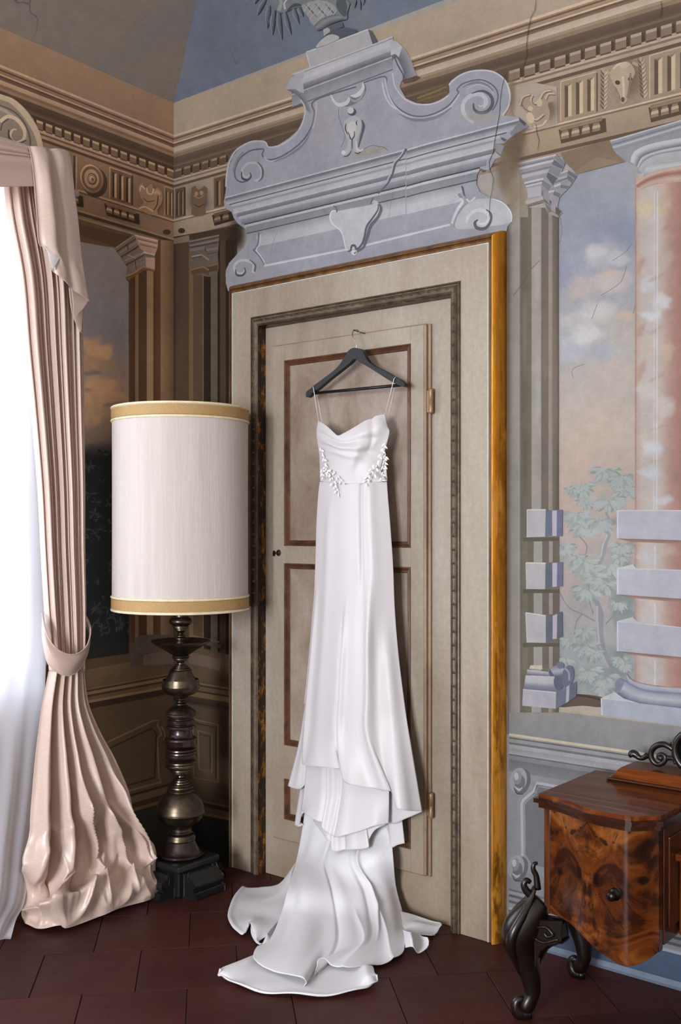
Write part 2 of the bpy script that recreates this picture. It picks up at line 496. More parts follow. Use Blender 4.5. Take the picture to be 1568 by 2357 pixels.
        def ramp(L_, v):
            if v <= L_[0][0]: return L_[0][1]
            for (a, ca__), (b_, cb_) in zip(L_, L_[1:]):
                if v <= b_: return [p + (q - p) * (v - a) / (b_ - a) for p, q in zip(ca__, cb_)]
            return L_[-1][1]
        from mathutils import noise as NZ
        for j in range(ny + 1):
            for i in range(nx + 1):
                x = x0 + (x1 - x0) * i / nx; y = ft(x) + (fb_(x) - ft(x)) * j / ny
                c = list(ramp(xc, x)) if xc else list(ramp(sc, y))
                w1 = NZ.noise(Vector((x / 26, y / 26, seed))); w2 = NZ.noise(Vector((x / 26, y / 26, seed + 9))); w3 = NZ.noise(Vector((x / 9, y / 9, seed + 4)))
                for (cx, cy, rx, ry, _, a, *ro), cc in bl:
                    dx, dy = x - cx, y - cy
                    if abs(dx) > 2.2 * max(rx, ry) or abs(dy) > 2.2 * max(rx, ry): continue
                    r = ro[0] if ro else 0
                    u = (dx * math.cos(r) + dy * math.sin(r)) / rx + warp * w1 + warp * .5 * w3; v = (-dx * math.sin(r) + dy * math.cos(r)) / ry + warp * w2
                    q = math.sqrt(u * u + v * v)
                    if q < 1.1:
                        m = a * (1 - smooth_step(.35, 1.1, q)); c = [p + (k - p) * m for p, k in zip(c, cc)]
                g_ = 1 + grain * w3
                s.V.append(s.pt(x, y, h)); s.C.append(tuple(min(v_ * s.k * t_ * g_, .9) for v_, t_ in zip(c, s.tint)) + (1.0,))
        for j in range(ny):
            for i in range(nx):
                o = base + j * (nx + 1) + i; s.F.append((o, o + 1, o + nx + 2, o + nx + 1)); s.M.append(0)
    def ell(s, cx, cy, rx, ry, c, rot=0, a=1, n=28):
        s.poly([(cx + rx * math.cos(q) * math.cos(rot) - ry * math.sin(q) * math.sin(rot), cy + rx * math.cos(q) * math.sin(rot) + ry * math.sin(q) * math.cos(rot))
                for q in [2 * PI * i / n for i in range(n)]], c, a)
    def bands(s, fn, x0, x1, prof, n=10):
        """horizontal mouldings: fn(x, d) gives y; prof = [(d, colour)]"""
        xs = [x0 + (x1 - x0) * i / (n - 1) for i in range(n)]
        h = s.lay; s.up(); base = len(s.V); m = len(prof)
        for d, c in prof:
            for x in xs: s.V.append(s.pt(x, fn(x, d), h)); s.C.append(s.col(c))
        for j in range(m - 1):
            if prof[j][0] == prof[j + 1][0]: continue
            for i in range(n - 1):
                s.F.append((base + j * n + i, base + j * n + i + 1, base + (j + 1) * n + i + 1, base + (j + 1) * n + i)); s.M.append(0)
    def vstrips(s, xs, cols, y0, y1):
        """vertical bands: xs edges, cols flat or (left, right)"""
        f0 = y0 if callable(y0) else (lambda x: y0); f1 = y1 if callable(y1) else (lambda x: y1)
        for i, c in enumerate(cols):
            a, b = xs[i], xs[i + 1]
            ca_, cb_ = c if isinstance(c, tuple) else (c, c)
            s.loft([(a, f0(a)), (a, f1(a))], [(b, f0(b)), (b, f1(b))], [(0, ca_), (1, cb_)], n=2)
    def spiral(s, cx, cy, r, turns, a0, w, c, sx=1.0, sgn=1, soft=False, a=1.0, rmin=.12, sk=0.0):
        P = []
        n = int(22 * turns)
        for i in range(n + 1):
            t = i / n; q = a0 + sgn * 2 * PI * turns * t; rr = r * (1 - (1 - rmin) * t ** .8)
            x, y = rr * math.cos(q) * sx, rr * math.sin(q)
            P.append((cx + x, cy + y + sk * x))
        s.stroke(P, w, c, a, sm=0, soft=soft)
    def build(s):
        me = bpy.data.meshes.new(s.name)
        me.from_pydata([tuple(v) for v in s.V], [], s.F)
        ca_ = me.color_attributes.new('Col', 'FLOAT_COLOR', 'POINT')
        ca_.data.foreach_set('color', [x for c in s.C for x in c])
        me.materials.append(M_FR); me.materials.append(M_FRA)
        me.polygons.foreach_set('material_index', s.M)
        me.update()
        o = bpy.data.objects.new(s.name, me); SC.collection.objects.link(o)
        return attach(o, s.wall)

KR, KC, KL = 0.78, 1.15, 2.9
def YR_(x, d): return 313 - .3265 * (x - 400) + d * (x + 2154) / 2554
def YL_(x, d): return 313 - .4025 * (400 - x) + d * (2728 - x) / 2328
def YO_(x, y9): return y9 - (1209 - y9) / 3054 * .95 * (x - 900)
def steps(L):
    """[(d0, colour), (d1, colour) ...] flat bands with hard edges; colour may be a (from, to) pair"""
    out = []
    for (d, c), (e, _) in zip(L, L[1:]):
        a, b = c if isinstance(c, tuple) else (c, c)
        out += [(d, a), (e, b)]
    return out

# ---------------- door wall: frieze and cornice
P = Paint('painted_frieze', wall_right, 'R', KR * 1.14, .0022)
def grad_x(x0, x1, kL, kR, fn, prof):
    P.bands(fn, x0, x1, prof)
tan = [(-76, ('#a08f7e', '#9a8a7b')), (-2, '#b7a28c'), (3, '#85705e'), (6, '#5d4c3f'), (9, ('#8c7866', '#8a7563')), (15, '#b3a08d'), (18, '#5b4a3e'), (22, '#6b5a4c'), (26, ('#a08e7f', '#ab9a8b')),
       (38, '#8a7868'), (43, '#7a685a'), (50, ('#5e4d41', '#51433a')), (62, ('#51433a', '#5a4a3e')), (68, '#65554a'), (72, '#54463b'), (99, '#a59281'), (103, '#74645a'), (107, '#9c8979'), (113, '#58493e'), (119, '#8c7b6d')]
P.bands(YR_, 400, 2150, steps(tan + [(193, '#b39f8d'), (196, '#6f5e50'), (199, ('#95836f', '#8c7a6b')), (236, '#594a3f'), (242, '#8b786a'), (250, '#8b786a')]))
P.lay += .00005
# dentils
def dentils(PA, fn, xs, wd, hi, lo, dk):
    for x in xs:
        w_ = wd(x)
        def q(x_, d): return (x_, fn(x_, d))
        PA.poly([q(x, 79), q(x + w_, 79), q(x + w_, 96), q(x, 96)], lo)
        PA.poly([q(x, 79), q(x + w_, 79), q(x + w_, 84), q(x, 84)], hi)
        PA.poly([q(x + w_, 79), q(x + w_ * 1.28, 83), q(x + w_ * 1.28, 97), q(x + w_, 97)], dk)
        PA.poly([q(x + w_ * 1.0, 96), q(x + w_ * 1.4, 96), q(x + w_ * 1.4, 101), q(x + w_ * 1.0, 101)], hi)
P.k = KC
dentils(P, YR_, [404 + i * 20.5 for i in range(6)], lambda x: 14, '#7a6450', '#4e3e33', '#30251e')
P.k = KR
dentils(P, YR_, [1172 + i * 35 for i in range(27)], lambda x: 25, '#a38f80', '#7d6b5e', '#4a3b31')
# frieze triglyphs
def triglyph(PA, fn, x0, x1, lt, bg_, dk, md, d0=123, d1=190, n=3):
    def q(x_, d): return (x_, fn(x_, d))
    PA.poly([q(x0, d0), q(x1, d0), q(x1, d1), q(x0, d1)], bg_)
    PA.stroke([q(x0, d0), q(x0, d1)], 2, lt, sm=0); PA.stroke([q(x0, d0), q(x1, d0)], 2, lt, sm=0); PA.stroke([q(x1 + 1.5, d0 + 2), q(x1 + 1.5, d1)], 3, dk, sm=0)
    w_ = (x1 - x0) / (n + .15)
    for i in range(n):
        a = x0 + w_ * (i + .35); b = a + w_ * .62; m = (a + b) / 2
        PA.poly([q(a, d0 + 8), q(m, d0 + 12), q(m, d1 - 4), q(a, d1 - 4)], dk)
        PA.poly([q(m, d0 + 12), q(b, d0 + 8), q(b, d1 - 4), q(m, d1 - 4)], lt)
        PA.poly([q(a, d0 + 8), q(b, d0 + 8), q(m, d0 + 12)], md)
triglyph(P, YR_, 1291, 1373, '#bda791', '#94826f', '#5d4d41', '#7d6c5e')
triglyph(P, YR_, 1496, 1590, '#bda791', '#94826f', '#5d4d41', '#7d6c5e', d0=121)
P.k = KC
triglyph(P, YR_, 403, 424, '#735f4c', '#503f32', '#32271f', '#403227', n=2)
triglyph(P, YR_, 492, 528, '#735f4c', '#503f32', '#32271f', '#403227', n=2)
# small cuirass by the corner
P.blob(458, 462, 30, 36, '#2c211a', .8); P.poly([(442, 432), (450, 428), (455, 436), (464, 434), (470, 428), (478, 436), (474, 455), (470, 475), (474, 492), (456, 498), (440, 492), (444, 470), (440, 450)], '#5a4737', sm=3)
P.stroke([(446, 450), (458, 456), (470, 449)], 2, '#7d6650'); P.stroke([(448, 470), (458, 476), (468, 470)], 2, '#33271f'); P.ell(452, 446, 4, 5, '#836b53'); P.ell(464, 444, 4, 5, '#836b53')
P.k = KR
def guttae(PA, fn, x0, x1, lt, md, dk, n=4, d0=203):
    def q(x_, d): return (x_, fn(x_, d))
    PA.poly([q(x0 - 4, d0 + 1), q(x1 + 8, d0 + 1), q(x1 + 10, d0 + 24), q(x0 + 2, d0 + 26)], dk)
    PA.poly([q(x0, d0 - 2), q(x1, d0 - 2), q(x1, d0 + 4), q(x0, d0 + 4)], md)
    w_ = (x1 - x0) / n
    for i in range(n):
        a = x0 + w_ * i
        PA.poly([q(a + w_ * .18, d0 + 5), q(a + w_ * .72, d0 + 5), q(a + w_ * .86, d0 + 19), q(a + w_ * .04, d0 + 19)], md)
        PA.poly([q(a + w_ * .1, d0 + 9), q(a + w_ * .8, d0 + 9), q(a + w_ * .84, d0 + 14), q(a + w_ * .06, d0 + 14)], lt)
guttae(P, YR_, 1290, 1386, '#b09b87', '#85725f', '#55463a')
guttae(P, YR_, 1497, 1590, '#b09b87', '#85725f', '#55463a')
P.k = KC; guttae(P, YR_, 492, 530, '#75604c', '#4f3f32', '#2b211a', n=2); P.ell(418, 531, 8, 6, '#33271f'); P.k = KR
# curled cuirass beside the overdoor
P.poly([(1178, 250), (1182, 205), (1230, 190), (1282, 200), (1284, 285), (1240, 300), (1200, 292)], '#a3968a')
P.blob(1262, 250, 30, 40, '#6a5a4d', .8)
P.poly([(1195, 240), (1203, 222), (1222, 214), (1228, 235), (1240, 232), (1250, 210), (1268, 204), (1282, 214), (1278, 232), (1262, 238), (1266, 262), (1256, 288), (1236, 296), (1222, 288), (1214, 262)], '#998778', sm=4)
for c in ([(1197, 242), (1203, 224), (1220, 217)], [(1226, 218), (1222, 230), (1230, 238), (1240, 232), (1252, 212), (1268, 208)], [(1256, 228), (1262, 216), (1276, 216)], [(1216, 262), (1232, 276), (1252, 262)]):
    P.stroke(c, 3, '#bba894'); P.stroke([(x + 3, y + 3) for x, y in c], 2, '#65564a')
P.ell(1221, 271, 9, 13, '#bfa892', -.3); P.ell(1242, 236, 7, 9, '#b7a490'); P.ell(1221, 250, 6, 6, '#b7a490'); P.stroke([(1228, 292), (1248, 288), (1258, 276)], 4, '#bba894'); P.stroke([(1200, 236), (1208, 250), (1222, 258)], 2, '#6f6053')
# ox skull with hanging garlands
P.blob(1448, 178, 42, 62, '#6d5d51', .8)
P.stroke([(1410, 168), (1392, 166), (1387, 158)], 7, '#a08e7e'); P.stroke([(1456, 144), (1470, 148), (1477, 132)], 7, '#a08e7e')
P.poly([(1408, 160), (1418, 150), (1430, 144), (1442, 142), (1454, 148), (1462, 166), (1455, 186), (1448, 210), (1444, 232), (1434, 240), (1426, 232), (1420, 210), (1410, 188), (1404, 172)], '#a3917f', sm=4)
P.stroke([(1412, 158), (1424, 148), (1440, 146)], 5, '#b9a690'); P.ell(1438, 150, 12, 7, '#b09d89', -.3); P.ell(1422, 190, 6, 5, '#4d3e34', .4); P.ell(1451, 182, 5, 5, '#4d3e34', -.3)
P.stroke([(1434, 176), (1436, 205), (1435, 230)], [7, 3], '#bcaa96'); P.stroke([(1452, 168), (1450, 196), (1444, 226)], 5, '#7f6e5f'); P.ell(1434, 229, 4, 6, '#5c4c40')
P.stroke([(1416, 200), (1424, 216), (1428, 232)], 3, '#7f6e5f')
for gx, y0_, y1_, lean in ((1391, 172, 250, -1), (1476, 146, 224, 6)):
    for i in range(9):
        t = i / 8; y = y0_ + (y1_ - y0_) * t; x = gx + lean * t
        P.stroke([(x, y), (x - 6, y - 6), (x - 7, y - 11)], [4, 1], '#5f5046'); P.stroke([(x + 1, y), (x + 7, y - 6), (x + 8, y - 10)], [4, 1], '#bba893')
# soffit between the capitals
P.poly([(1290, 352), (1404, 322), (1415, 352), (1440, 372), (1326, 401), (1322, 394), (1300, 372)], '#7c6a5b')
P.poly([(1372, 362), (1430, 372), (1326, 401), (1322, 396)], '#857463')
P.poly([(400, 549), (435, 541), (437, 556), (400, 562)], '#7c6a5b')
P.stroke([(775, 40), (788, 20), (790, 0)], 1.5, '#554739', a=.7, sm=0, soft=True)
P.build()

# ---------------- right landscape with sky
P = Paint('painted_landscape', wall_right, 'R', KR)
sky = [(1390, 590, 62, 36, '#a2a1a7', .8), (1372, 580, 30, 22, '#b3b1b6', .8), (1425, 596, 34, 20, '#adabb0', .8), (1440, 530, 60, 40, '#7c8296', .6), (1330, 660, 60, 40, '#aa9f9d', .7), (1405, 650, 60, 36, '#b3a9a6', .8), (1335, 740, 55, 40, '#acaaae', .8),
       (1380, 716, 50, 30, '#b6b2b2', .8), (1440, 760, 60, 60, '#a9a19e', .7), (1320, 800, 50, 50, '#a3a5b0', .8), (1350, 770, 44, 30, '#b8b6ba', .8), (1450, 700, 40, 60, '#97979c', .7), (1430, 860, 90, 50, '#ada09a', .7), (1330, 900, 60, 60, '#aca3a1', .6),
       (1400, 960, 90, 70, '#b0a198', .6), (1300, 640, 26, 50, '#848aa0', .7), (1385, 810, 44, 30, '#9497a6', .6), (1440, 728, 30, 14, '#b9a492', .7), (1412, 628, 36, 9, '#baa597', .6), (1320, 500, 50, 60, '#8f939f', .5),
       (1436, 1366, 40, 110, '#737e81', .85), (1392, 1290, 50, 64, '#8b8d92', .6), (1347, 1400, 48, 60, '#96908f', .5), (1424, 1525, 36, 50, '#717a7e', .8), (1373, 1566, 56, 36, '#7e8b8d', .8), (1436, 1204, 34, 36, '#838b8b', .6), (1315, 1525, 30, 48, '#8b9396', .7), (1300, 1274, 20, 40, '#8b9496', .7),
       (1400, 1100, 50, 26, '#8f9798', .55), (1345, 1130, 34, 20, '#939a9a', .5), (1405, 1150, 44, 26, '#8b9293', .55), (1370, 1205, 50, 34, '#8f9798', .55), (1350, 1310, 40, 36, '#8c9697', .55), (1400, 1340, 40, 36, '#8c9697', .5), (1350, 1495, 40, 30, '#8c9697', .5), (1330, 1050, 40, 60, '#b3a091', .4)]
P.field(1283, 1482, lambda x: 410 - (x - 1284) * .3, 1650, [(340, '#90939d'), (420, '#8f919a'), (520, '#878c9c'), (640, '#9294a0'), (760, '#9d9c9f'), (880, '#a39d9b'), (1020, '#ac9e96'), (1150, '#ab9b93'), (1300, '#a39794'), (1450, '#98979a'), (1650, '#8b9092')], sky, st=3.2, seed=3)
lf = random.Random(3)
for c in ([(1290, 500), (1294, 530), (1288, 560), (1270, 582)], [(1443, 612), (1432, 645), (1416, 660), (1384, 680)], [(1470, 640), (1468, 680), (1458, 722)], [(1472, 770), (1464, 800)], [(1375, 700), (1362, 735)], [(1410, 600), (1440, 580), (1455, 560)], [(1320, 870), (1318, 850), (1345, 838)]):
    P.stroke(c, 1.1, '#6a666b', sm=3)
# tree
def zE(x, y): return (x / 3.1427 + 1150, y / 3.1427 + 1000)
def ZP(L_): return [zE(*p) for p in L_]
P.stroke(ZP([(770, 560), (800, 640), (795, 720), (765, 800), (750, 880), (705, 970)]), [4, 9, 9, 6], '#85878c'); P.stroke(ZP([(782, 640), (780, 720), (750, 800), (735, 880)]), 3, '#a3a4a8')
P.stroke(ZP([(690, 1180), (730, 1290), (725, 1420), (745, 1560), (800, 1660), (860, 1790)]), [9, 15, 17, 17, 14], '#83828c'); P.stroke(ZP([(705, 1240), (712, 1420), (735, 1570), (790, 1690)]), 5, '#9c9aa3')
for c in ([(620, 880), (630, 800), (560, 720)], [(450, 800), (540, 880), (640, 880)], [(430, 1130), (500, 1250), (600, 1300), (690, 1350)], [(540, 1450), (560, 1350), (600, 1300)], [(870, 1190), (830, 1300), (770, 1370)], [(650, 1200), (680, 1300)]):
    P.stroke(ZP(c), [2.2, 3.4], '#7f7f86')
def cluster(cx, cy, r, n=24, a0=-.3, a1=PI + .3, cols=('#848a8b', '#8e9696', '#9aa1a1')):
    P.step = .12
    for i in range(n * 2):
        q = lf.uniform(a0, a1); r0 = r * lf.uniform(.05, .55); L_ = r * lf.uniform(.45, .7)
        x0, y0 = cx + r0 * math.cos(q), cy - r * .35 + r0 * math.sin(q); x1, y1 = x0 + L_ * math.cos(q), y0 + L_ * .9 * math.sin(q) + r * .1
        c = cols[0] if i < n * .7 else cols[1] if i < n * 1.4 else cols[2]
        w0 = r * .19 / 3.14 * lf.uniform(.7, 1.2)
        m = ((x0 + x1) / 2 + lf.uniform(-.05, .05) * r, (y0 + y1) / 2)
        P.stroke(ZP([(x0, y0), m, (x1, y1)]), [w0 * .5, w0 * 1.2, w0 * .9, .6], c, sm=3)
for cx, cy, r in ((770, 290, 85), (880, 340, 80), (910, 430, 75), (600, 400, 80), (530, 410, 50), (620, 500, 60), (800, 510, 95), (560, 610, 90), (600, 690, 80), (730, 660, 95), (470, 840, 70), (890, 830, 80), (610, 960, 90), (560, 900, 50), (790, 990, 90), (700, 1060, 100), (640, 1150, 100),
                  (760, 1110, 80), (880, 900, 60), (520, 1510, 75), (620, 1440, 70), (620, 1560, 90), (680, 1600, 60), (880, 1640, 65), (900, 1690, 50), (640, 1740, 90), (770, 1790, 90), (740, 1850, 70), (860, 1240, 60), (480, 1640, 60)):
    cluster(cx, cy, r * 1.22)
P.step = 1
# ledge and ground
P.poly(ZP([(150, 1960), (420, 1985), (740, 2035), (1400, 2112), (1400, 1900), (740, 1890), (400, 1880)]), '#a59d90')
P.poly(ZP([(430, 1972), (500, 1900), (580, 1878), (760, 1905), (745, 1972), (600, 1962)]), '#5a4d46', sm=3)
P.stroke(ZP([(560, 1885), (660, 1900), (750, 1925)]), 5, '#443a36')
P.build()

# ---------------- pilaster right of the door
P = Paint('painted_pilaster', wall_right, 'R', KR, .0038)
P.vstrips([1168, 1178, 1197, 1200, 1224, 1246, 1263, 1272, 1286], [('#5a5048', '#857f7b'), ('#89847f', '#8f8b88'), '#6c665c', ('#625d53', '#6b655b'), ('#94908c', '#8f8a86'), '#6a6159', ('#8d8580', '#837b76'), ('#6e665d', '#5a5149')],
          lambda x: 470 if x < 1190 else 478, 1640)  # leftmost strip: shadow beside the gold door frame, put into the paint
P.vstrips([1196, 1216], [('#857b70', '#8a8177')], lambda x: 388 - (x - 1196) * .25, 500)
# streaks of old paint
for x, y, h_, c in ((1208, 760, 120, '#777167'), (1236, 640, 90, '#a09b97'), (1238, 900, 140, '#9b9893'), (1255, 820, 120, '#776d66'), (1278, 900, 200, '#776a65'), (1187, 900, 200, '#979390'), (1187, 640, 90, '#989490'), (1187, 1250, 200, '#8b8a8c'), (1210, 1060, 90, '#5d594d')):
    P.blob(x, y, 9, h_, c, .5)
# capital
def zD(x, y): return (x / 3.35 + 1100, y / 3.35 + 350)
def DP(L_): return [zD(*p) for p in L_]
P.poly(DP([(305, 85), (605, 20), (675, 85), (640, 170), (700, 140), (765, 185), (710, 270), (630, 350), (615, 430), (650, 470), (620, 505), (540, 470), (500, 390), (380, 415), (365, 380), (390, 345), (360, 235), (330, 180)]), '#8e8c92')
for (a, b, c2, dk) in (((305, 90), (605, 22), '#b0aeb3', 8), ((312, 112), (590, 48), '#77757c', 7), ((318, 130), (600, 62), '#b3b1b6', 10), ((325, 150), (580, 86), '#8d8b92', 9), ((330, 170), (570, 112), '#77757c', 8), ((345, 190), (560, 140), '#a5a3a9', 16), ((352, 225), (540, 178), '#8b8990', 10),
                     ((360, 240), (505, 205), '#b4b2b7', 9), ((365, 252), (500, 222), '#75737a', 6), ((372, 264), (495, 236), '#aeacb1', 9)):
    P.stroke(DP([a, b]), dk / 3.35 * 1.6, c2, sm=0)
P.poly(DP([(385, 280), (490, 255), (490, 335), (385, 352)]), '#a2a0a6')
for i, (q0, q1, q2, q3) in enumerate((((605, 20), (675, 82), (665, 110), (590, 50)), ((590, 55), (660, 112), (645, 130), (570, 95)), ((575, 100), (640, 140), (620, 190), (540, 150)), ((540, 155), (615, 200), (580, 260), (530, 190)), ((500, 215), (570, 262), (545, 300), (495, 250)), ((495, 260), (545, 300), (540, 330), (490, 335)))):
    P.poly(DP([q0, q1, q2, q3]), ['#7b7a82', '#66656c', '#7e7d86', '#5f5e66', '#77767e', '#6b6a72'][i])
for i, (a, b, c2, w_) in enumerate((((640, 165), (695, 145), '#b4b2b8', 4), ((625, 180), (690, 158), '#8b8991', 4), ((620, 205), (700, 185), '#a5a3aa', 4), ((600, 235), (690, 200), '#706e76', 3), ((590, 265), (640, 245), '#b0aeb4', 5), ((570, 290), (630, 270), '#85838b', 5), ((545, 310), (590, 298), '#b0aeb4', 4), ((560, 340), (600, 325), '#8f8d94', 7))):
    P.stroke(DP([a, b]), w_, c2, sm=0)
for q in (((700, 142), (765, 185), (750, 205), (690, 165)), ((690, 175), (740, 210), (725, 240), (690, 205)), ((640, 250), (710, 265), (690, 285), (635, 275)), ((590, 300), (640, 325), (628, 350), (580, 330))):
    P.poly(DP(list(q)), '#6c6b73')
P.poly(DP([(365, 380), (510, 338), (520, 362), (375, 405)]), '#a39c93'); P.poly(DP([(375, 405), (520, 362), (525, 385), (385, 420)]), '#77706a'); P.poly(DP([(510, 338), (570, 380), (560, 420), (525, 385)]), '#5f574f')
P.poly(DP([(550, 440), (600, 420), (610, 440), (565, 462)]), '#968f87'); P.poly(DP([(600, 420), (645, 458), (625, 495), (600, 470)]), '#5d554d'); P.poly(DP([(520, 395), (560, 425), (570, 460), (540, 470)]), '#76706a')
P.poly(DP([(490, 255), (545, 300), (560, 415), (500, 340)]), '#85838a')
# rusticated blocks
def sh(L_, c): P.poly(ZP(L_), c)
sh([(165, 740), (430, 740), (430, 1700), (165, 1700)], '#6a655c')
for a, b in ((745, 925), (1120, 1300), (1508, 1690)):
    sh([(205, a), (247, a), (247, b), (205, b)], '#625d54'); sh([(247, a + 28), (310, a + 28), (310, b), (247, b)], '#908c88'); sh([(310, a), (358, a), (358, b), (310, b)], '#655f58')
    sh([(358, a + 10), (385, a + 5), (385, b), (358, b)], '#8c8580'); sh([(385, a), (425, a), (425, b), (385, b)], '#645c54'); sh([(170, a), (430, a), (430, a + 26), (170, a + 30)], '#57524b')
for q in ([(200, 545), (335, 545), (330, 740), (200, 744)], [(192, 928), (335, 932), (330, 1120), (197, 1118)], [(190, 1290), (335, 1312), (335, 1508), (200, 1505)]):
    sh(q, '#a3a1a6'); P.stroke(ZP([q[0], q[1]]), 3, '#b9b6b4', sm=0); P.stroke(ZP([q[0], q[3]]), 2, '#b1afb2', sm=0)
for q in ([(335, 548), (381, 548), (381, 735), (330, 740)], [(333, 935), (382, 925), (382, 1100), (330, 1118)], [(335, 1330), (385, 1312), (385, 1490), (335, 1508)]): sh(q, '#62667a' if q[0][1] < 900 else '#5b616d')
for q in ([(381, 550), (416, 549), (413, 735), (382, 735)], [(382, 930), (418, 928), (415, 1100), (383, 1103)], [(385, 1312), (418, 1298), (415, 1478), (385, 1480)]): sh(q, '#a5a1ad')
for q in ([(416, 545), (457, 543), (455, 735), (413, 737)], [(418, 925), (458, 922), (457, 1098), (417, 1101)], [(418, 1290), (455, 1280), (458, 1460), (417, 1478)]): sh(q, '#666681' if q[0][1] < 1000 else '#595f6c')
sh([(225, 1670), (310, 1670), (310, 1700), (215, 1695)], '#b0ab9c')
P.loft(ZP([(200, 1700), (355, 1718)]), ZP([(200, 1738), (355, 1750)]), [(0, '#a9a7ad'), (.3, '#9a98a1'), (1, '#5f6070')], n=3); P.ell(*zE(385, 1720), 9, 12, '#5a5c6e')
P.loft(ZP([(190, 1742), (430, 1752)]), ZP([(175, 1845), (425, 1865)]), [(0, '#aaa9b0'), (.45, '#a3a2ab'), (.7, '#7a7a88'), (1, '#666879')], n=4)
P.ell(*zE(430, 1790), 12, 20, '#5c5e71'); P.loft(ZP([(360, 1690), (440, 1660)]), ZP([(400, 1750), (500, 1740)]), [(0, '#7a7b8c'), (.5, '#9a99a5'), (1, '#5f6173')], n=4); P.ell(*zE(495, 1750), 14, 26, '#63657a', .2); P.stroke(ZP([(470, 1690), (500, 1720), (505, 1780)]), 5, '#8b8996'); P.ell(*zE(440, 1670), 9, 8, '#6a6c80')
sh([(170, 1845), (410, 1867), (408, 1985), (165, 1962)], '#a09ea7'); P.stroke(ZP([(170, 1845), (410, 1867)]), 2.5, '#b5b3b9', sm=0); sh([(410, 1867), (485, 1825), (480, 1945), (410, 1985)], '#666a79'); sh([(485, 1825), (508, 1812), (502, 1930), (480, 1945)], '#a09ea6'); sh([(508, 1812), (560, 1785), (555, 1895), (502, 1930)], '#5e6170')
for c in ([(1249, 440), (1252, 458), (1264, 480), (1280, 492)], [(1242, 600), (1218, 625), (1205, 650), (1182, 680)]): P.stroke(c, 1.0, '#5b544c', sm=3)
P.build()

# ---------------- pink column
P = Paint('painted_column', wall_right, 'R', KR, .0038); P.tint = (.94, 1.0, 1.01)
cb_ = [(1490, 480, 24, 40, '#bba68f', .8), (1528, 470, 18, 40, '#b89f86', .7), (1495, 560, 22, 26, '#b3a9a6', .8), (1532, 600, 22, 34, '#aa988f', .7), (1490, 655, 24, 26, '#b8b3b6', .9), (1525, 700, 28, 26, '#bab4b6', .9), (1498, 725, 26, 16, '#bebbc0', .9), (1495, 800, 24, 26, '#b1a096', .8), (1536, 812, 20, 34, '#b59f8d', .7),
       (1490, 895, 26, 34, '#bbb0aa', .8), (1532, 935, 26, 30, '#baada6', .8), (1500, 1030, 30, 20, '#bab7bb', .9), (1500, 1090, 30, 20, '#bab7bb', .9), (1522, 1150, 28, 16, '#b6b1b4', .8), (1490, 1280, 26, 24, '#b4adaf', .8), (1542, 1268, 24, 16, '#b29e98', .7), (1490, 1420, 26, 24, '#b4adaf', .8), (1500, 1550, 32, 22, '#aea5a3', .8),
       (1474, 610, 9, 24, '#a67f72', .7, .5), (1476, 760, 9, 22, '#a67f72', .6, .5), (1478, 850, 9, 30, '#a88477', .6, .3), (1510, 640, 26, 5, '#a48277', .6, -.5), (1512, 760, 26, 5, '#a8877b', .6, -.5), (1512, 870, 28, 5, '#a5857b', .6, -.5), (1512, 985, 28, 5, '#a8887d', .6, -.4), (1540, 520, 26, 6, '#a07c70', .6, -.5), (1512, 1060, 24, 4, '#ab9088', .6, -.3)]
def colsh(y0, y1, dk=1):
    P.field(1462, 1600, y0, y1, [(0, '#a0877d')], cb_, st=3.2, xcol=[(1462, '#9c8177'), (1467, '#ad968d'), (1478, '#b0a19a'), (1505, '#b3a7a3'), (1524, '#b09c95'), (1540, '#a5857c'), (1560, '#9d766d'), (1575, '#966e66'), (1600, '#86625b')], seed=6, warp=.5)
colsh(400, 1178); colsh(1235, 1320); colsh(1370, 1450); colsh(1500, 1585)
for x, w_ in ((1507, 2.5), (1514, 4.5)): P.stroke([(x, 440), (x - 1, 800), (x - 2, 1172)], w_ * .7, '#bdb6b7', sm=0)
P.stroke([(1464, 425), (1464, 800), (1463, 1172)], 2, '#a17b6f', sm=0)
for a, b in ((1257, 1316), (1390, 1446), (1520, 1580)): P.stroke([(1508, a), (1508, b)], 4, '#bbb5b8', sm=0)
# neck and capital
P.poly(DP([(1262, 190), (1280, 60), (1568, -10), (1750, -60), (1750, 190), (1568, 190)]), '#a9a5a8')
P.loft(DP([(1280, 95), (1568, 60), (1750, 40)]), DP([(1280, 190), (1568, 140), (1750, 120)]), [(0, '#9c9592'), (.4, '#b3b0b3'), (1, '#8f8b8e')], n=6)
P.loft(DP([(1215, 235), (1300, 175), (1430, 130), (1568, 105), (1750, 85)]), DP([(1228, 270), (1320, 215), (1440, 180), (1568, 165), (1750, 160)]), [(0, '#ae8f84'), (.3, '#b89e94'), (.7, '#9a7064'), (1, '#8c6257')], n=14, sm=5)
P.loft(DP([(1228, 270), (1320, 215), (1440, 180), (1568, 165), (1750, 160)]), DP([(1262, 290), (1330, 262), (1440, 240), (1568, 230), (1750, 225)]), [(0, '#94695d'), (.5, '#b39b8f'), (1, '#a98d7d')], n=14, sm=5)
def z2(x, y): return (784 + x / 2, y / 2)
def P2(L_): return [z2(*p) for p in L_]
P.poly(P2([(1230, 650), (1620, 540), (1620, 700), (1400, 740), (1340, 755), (1262, 700), (1255, 690)]), '#8b898d')
for y_, c, w_ in ((652, '#b0aeb2', 3.5), (668, '#74727a', 3), (680, '#a9a7ab', 4), (694, '#85838a', 3)): P.stroke(P2([(1234 + (y_ - 650) * .6, y_), (1620, y_ - 112)]), w_, c, sm=0)
